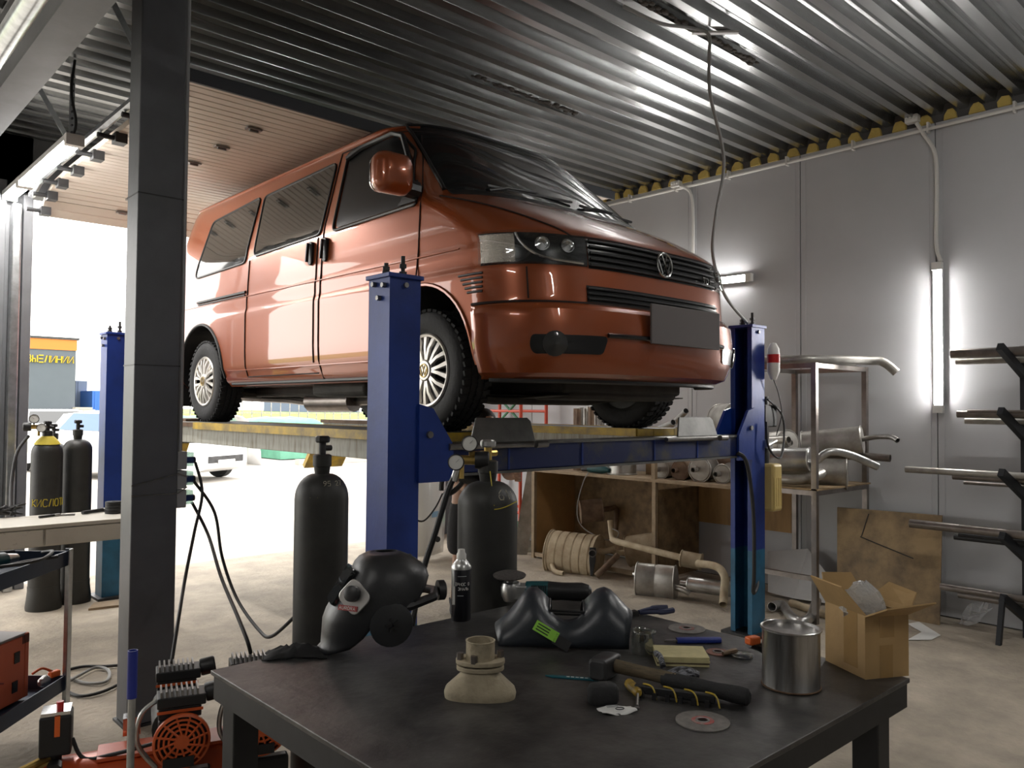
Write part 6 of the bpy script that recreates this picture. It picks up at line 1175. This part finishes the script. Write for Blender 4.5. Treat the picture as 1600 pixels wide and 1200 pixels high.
sb = thing('storage_tent', 'white rounded plastic cover standing between the tarpaulins', 'cover', (0, 0, 0)); p = at(352, 660, Y=21.2); MB().loft([[(p.x+.8*math.cos(t)*.9, 20.5+j*.7, max(0, 1.35*math.sin(t))) for t in [PI*i/12 for i in range(13)]] for j in range(3)], closed=False, caps=False).build('cover', 'car_white', sb, solid=.02)
bb = thing('office_building', 'blue-clad site office with a white-framed window beyond the yard', 'building', (0, 0, 0)); x0 = at(482, 640, Y=44).x; x1 = at(562, 640, Y=44).x
MB().box2((x0, 44, 1.2), (x1, 50, 5.2)).build('wall', 'blue_clad', bb, smooth=0)
for i in range(14): xx = x0+(x1-x0)*i/14; MB().box2((xx, 43.95, 1.2), (xx+.05, 44, 5.2)).build('rib', 'blue_clad', bb, smooth=0)
wa, wb2 = at(538, 640, Y=44).x, at(556, 640, Y=44).x; w_ = MB().box2((wa, 43.9, 1.9), (wb2, 43.95, 3.1)).build('window', 'white_plastic', bb, smooth=0); MB().box2((wa+.08, 43.88, 1.98), (wb2-.08, 43.9, 3.02)).build('pane', 'dark_glass', w_, smooth=0)
fn = thing('mesh_fence', 'thin metal fence along the far side of the yard', 'fence', (12, 30, 0)); fa, fb = at(280, 640, Y=31).x, at(620, 640, Y=31).x
for i in range(25): xx = fa+(fb-fa)*i/24; MB().cyl((xx, 31, .3), (xx, 31, 2.0), .025, n=6).build('post', 'steel', fn)
for z in (.7, 1.3, 1.9): MB().box2((fa, 30.99, z), (fb, 31.01, z+.03)).build('rail', 'steel', fn, smooth=0)
# ================================================================== lamps of the hall and added fill lamps
mat('lamp_housing', (.55, .55, .54), .5); TUBE = lamp_mat('tube_glow', (1, .97, .93), 62); HALL_FILL = lamp_mat('hall_fill_glow', (1, .97, .93), 42)
def tube_lamp(name, label, p, q, w=.07, d=.05, up=(1, 0, 0), m=TUBE, group=None, nrm=None):
    p = Vector(p); q = Vector(q); t = thing(name, label, 'lamp', tuple(p), group=group); u = Vector(nrm or up)*-1
    ax = (q-p).normalized()
    MB().bar(p-u*d*.25, q-u*d*.25, w if True else d, d*.5, up=tuple(u)).build('housing', 'lamp_housing', t, smooth=0, bev=.004)
    MB().bar(p+ax*.04+u*d*.2, q-ax*.04+u*d*.12, w*.80, d*.28, up=tuple(u)).build('diffuser', m, t, smooth=0, bev=.012)
    for e in (p, q): MB().bar(e-ax*.03 if e is p else e-ax*.03, e+ax*.03, w*1.02, d*.95, up=tuple(u)).build('end_cap', 'white_plastic', t, smooth=0)
    return t
tube_lamp('tube_lamp', 'long upright tube lamp glowing on the grey wall near the pipe rack', (6.64, 2.335, 1.60), (6.64, 2.335, 2.71), up=(1, 0, 0))
tube_lamp('tube_lamp', 'level tube lamp glowing on the grey wall beyond the van headlight', (6.64, 5.2, 2.83), (6.64, 3.97, 2.81), up=(1, 0, 0))
tube_lamp('tube_lamp', 'longer tube lamp glowing on the garage door track beside the hanging black cable', (1.46, 5.95, 3.36), (1.46, 7.35, 3.36), w=.11, d=.08, up=(0, 0, 1), group='tube lamps in a row along the garage door track')
tube_lamp('tube_lamp', 'shorter tube lamp glowing on the garage door track at the gate jamb', (1.46, 7.40, 3.36), (1.46, 7.95, 3.36), w=.11, d=.08, up=(0, 0, 1), group='tube lamps in a row along the garage door track')
for x, y in ((4.4, .2), (-1.5, .6), (1.5, -2.6)):   # unseen lamps added as fill light, hung under the decking
    tube_lamp('tube_lamp', 'unseen long tube lamp added under the roof decking for fill light', (x, y, 3.80), (x, y+1.2, 3.80), w=.11, d=.08, up=(0, 0, 1), m=HALL_FILL, group='unseen fill lamps under the roof decking')
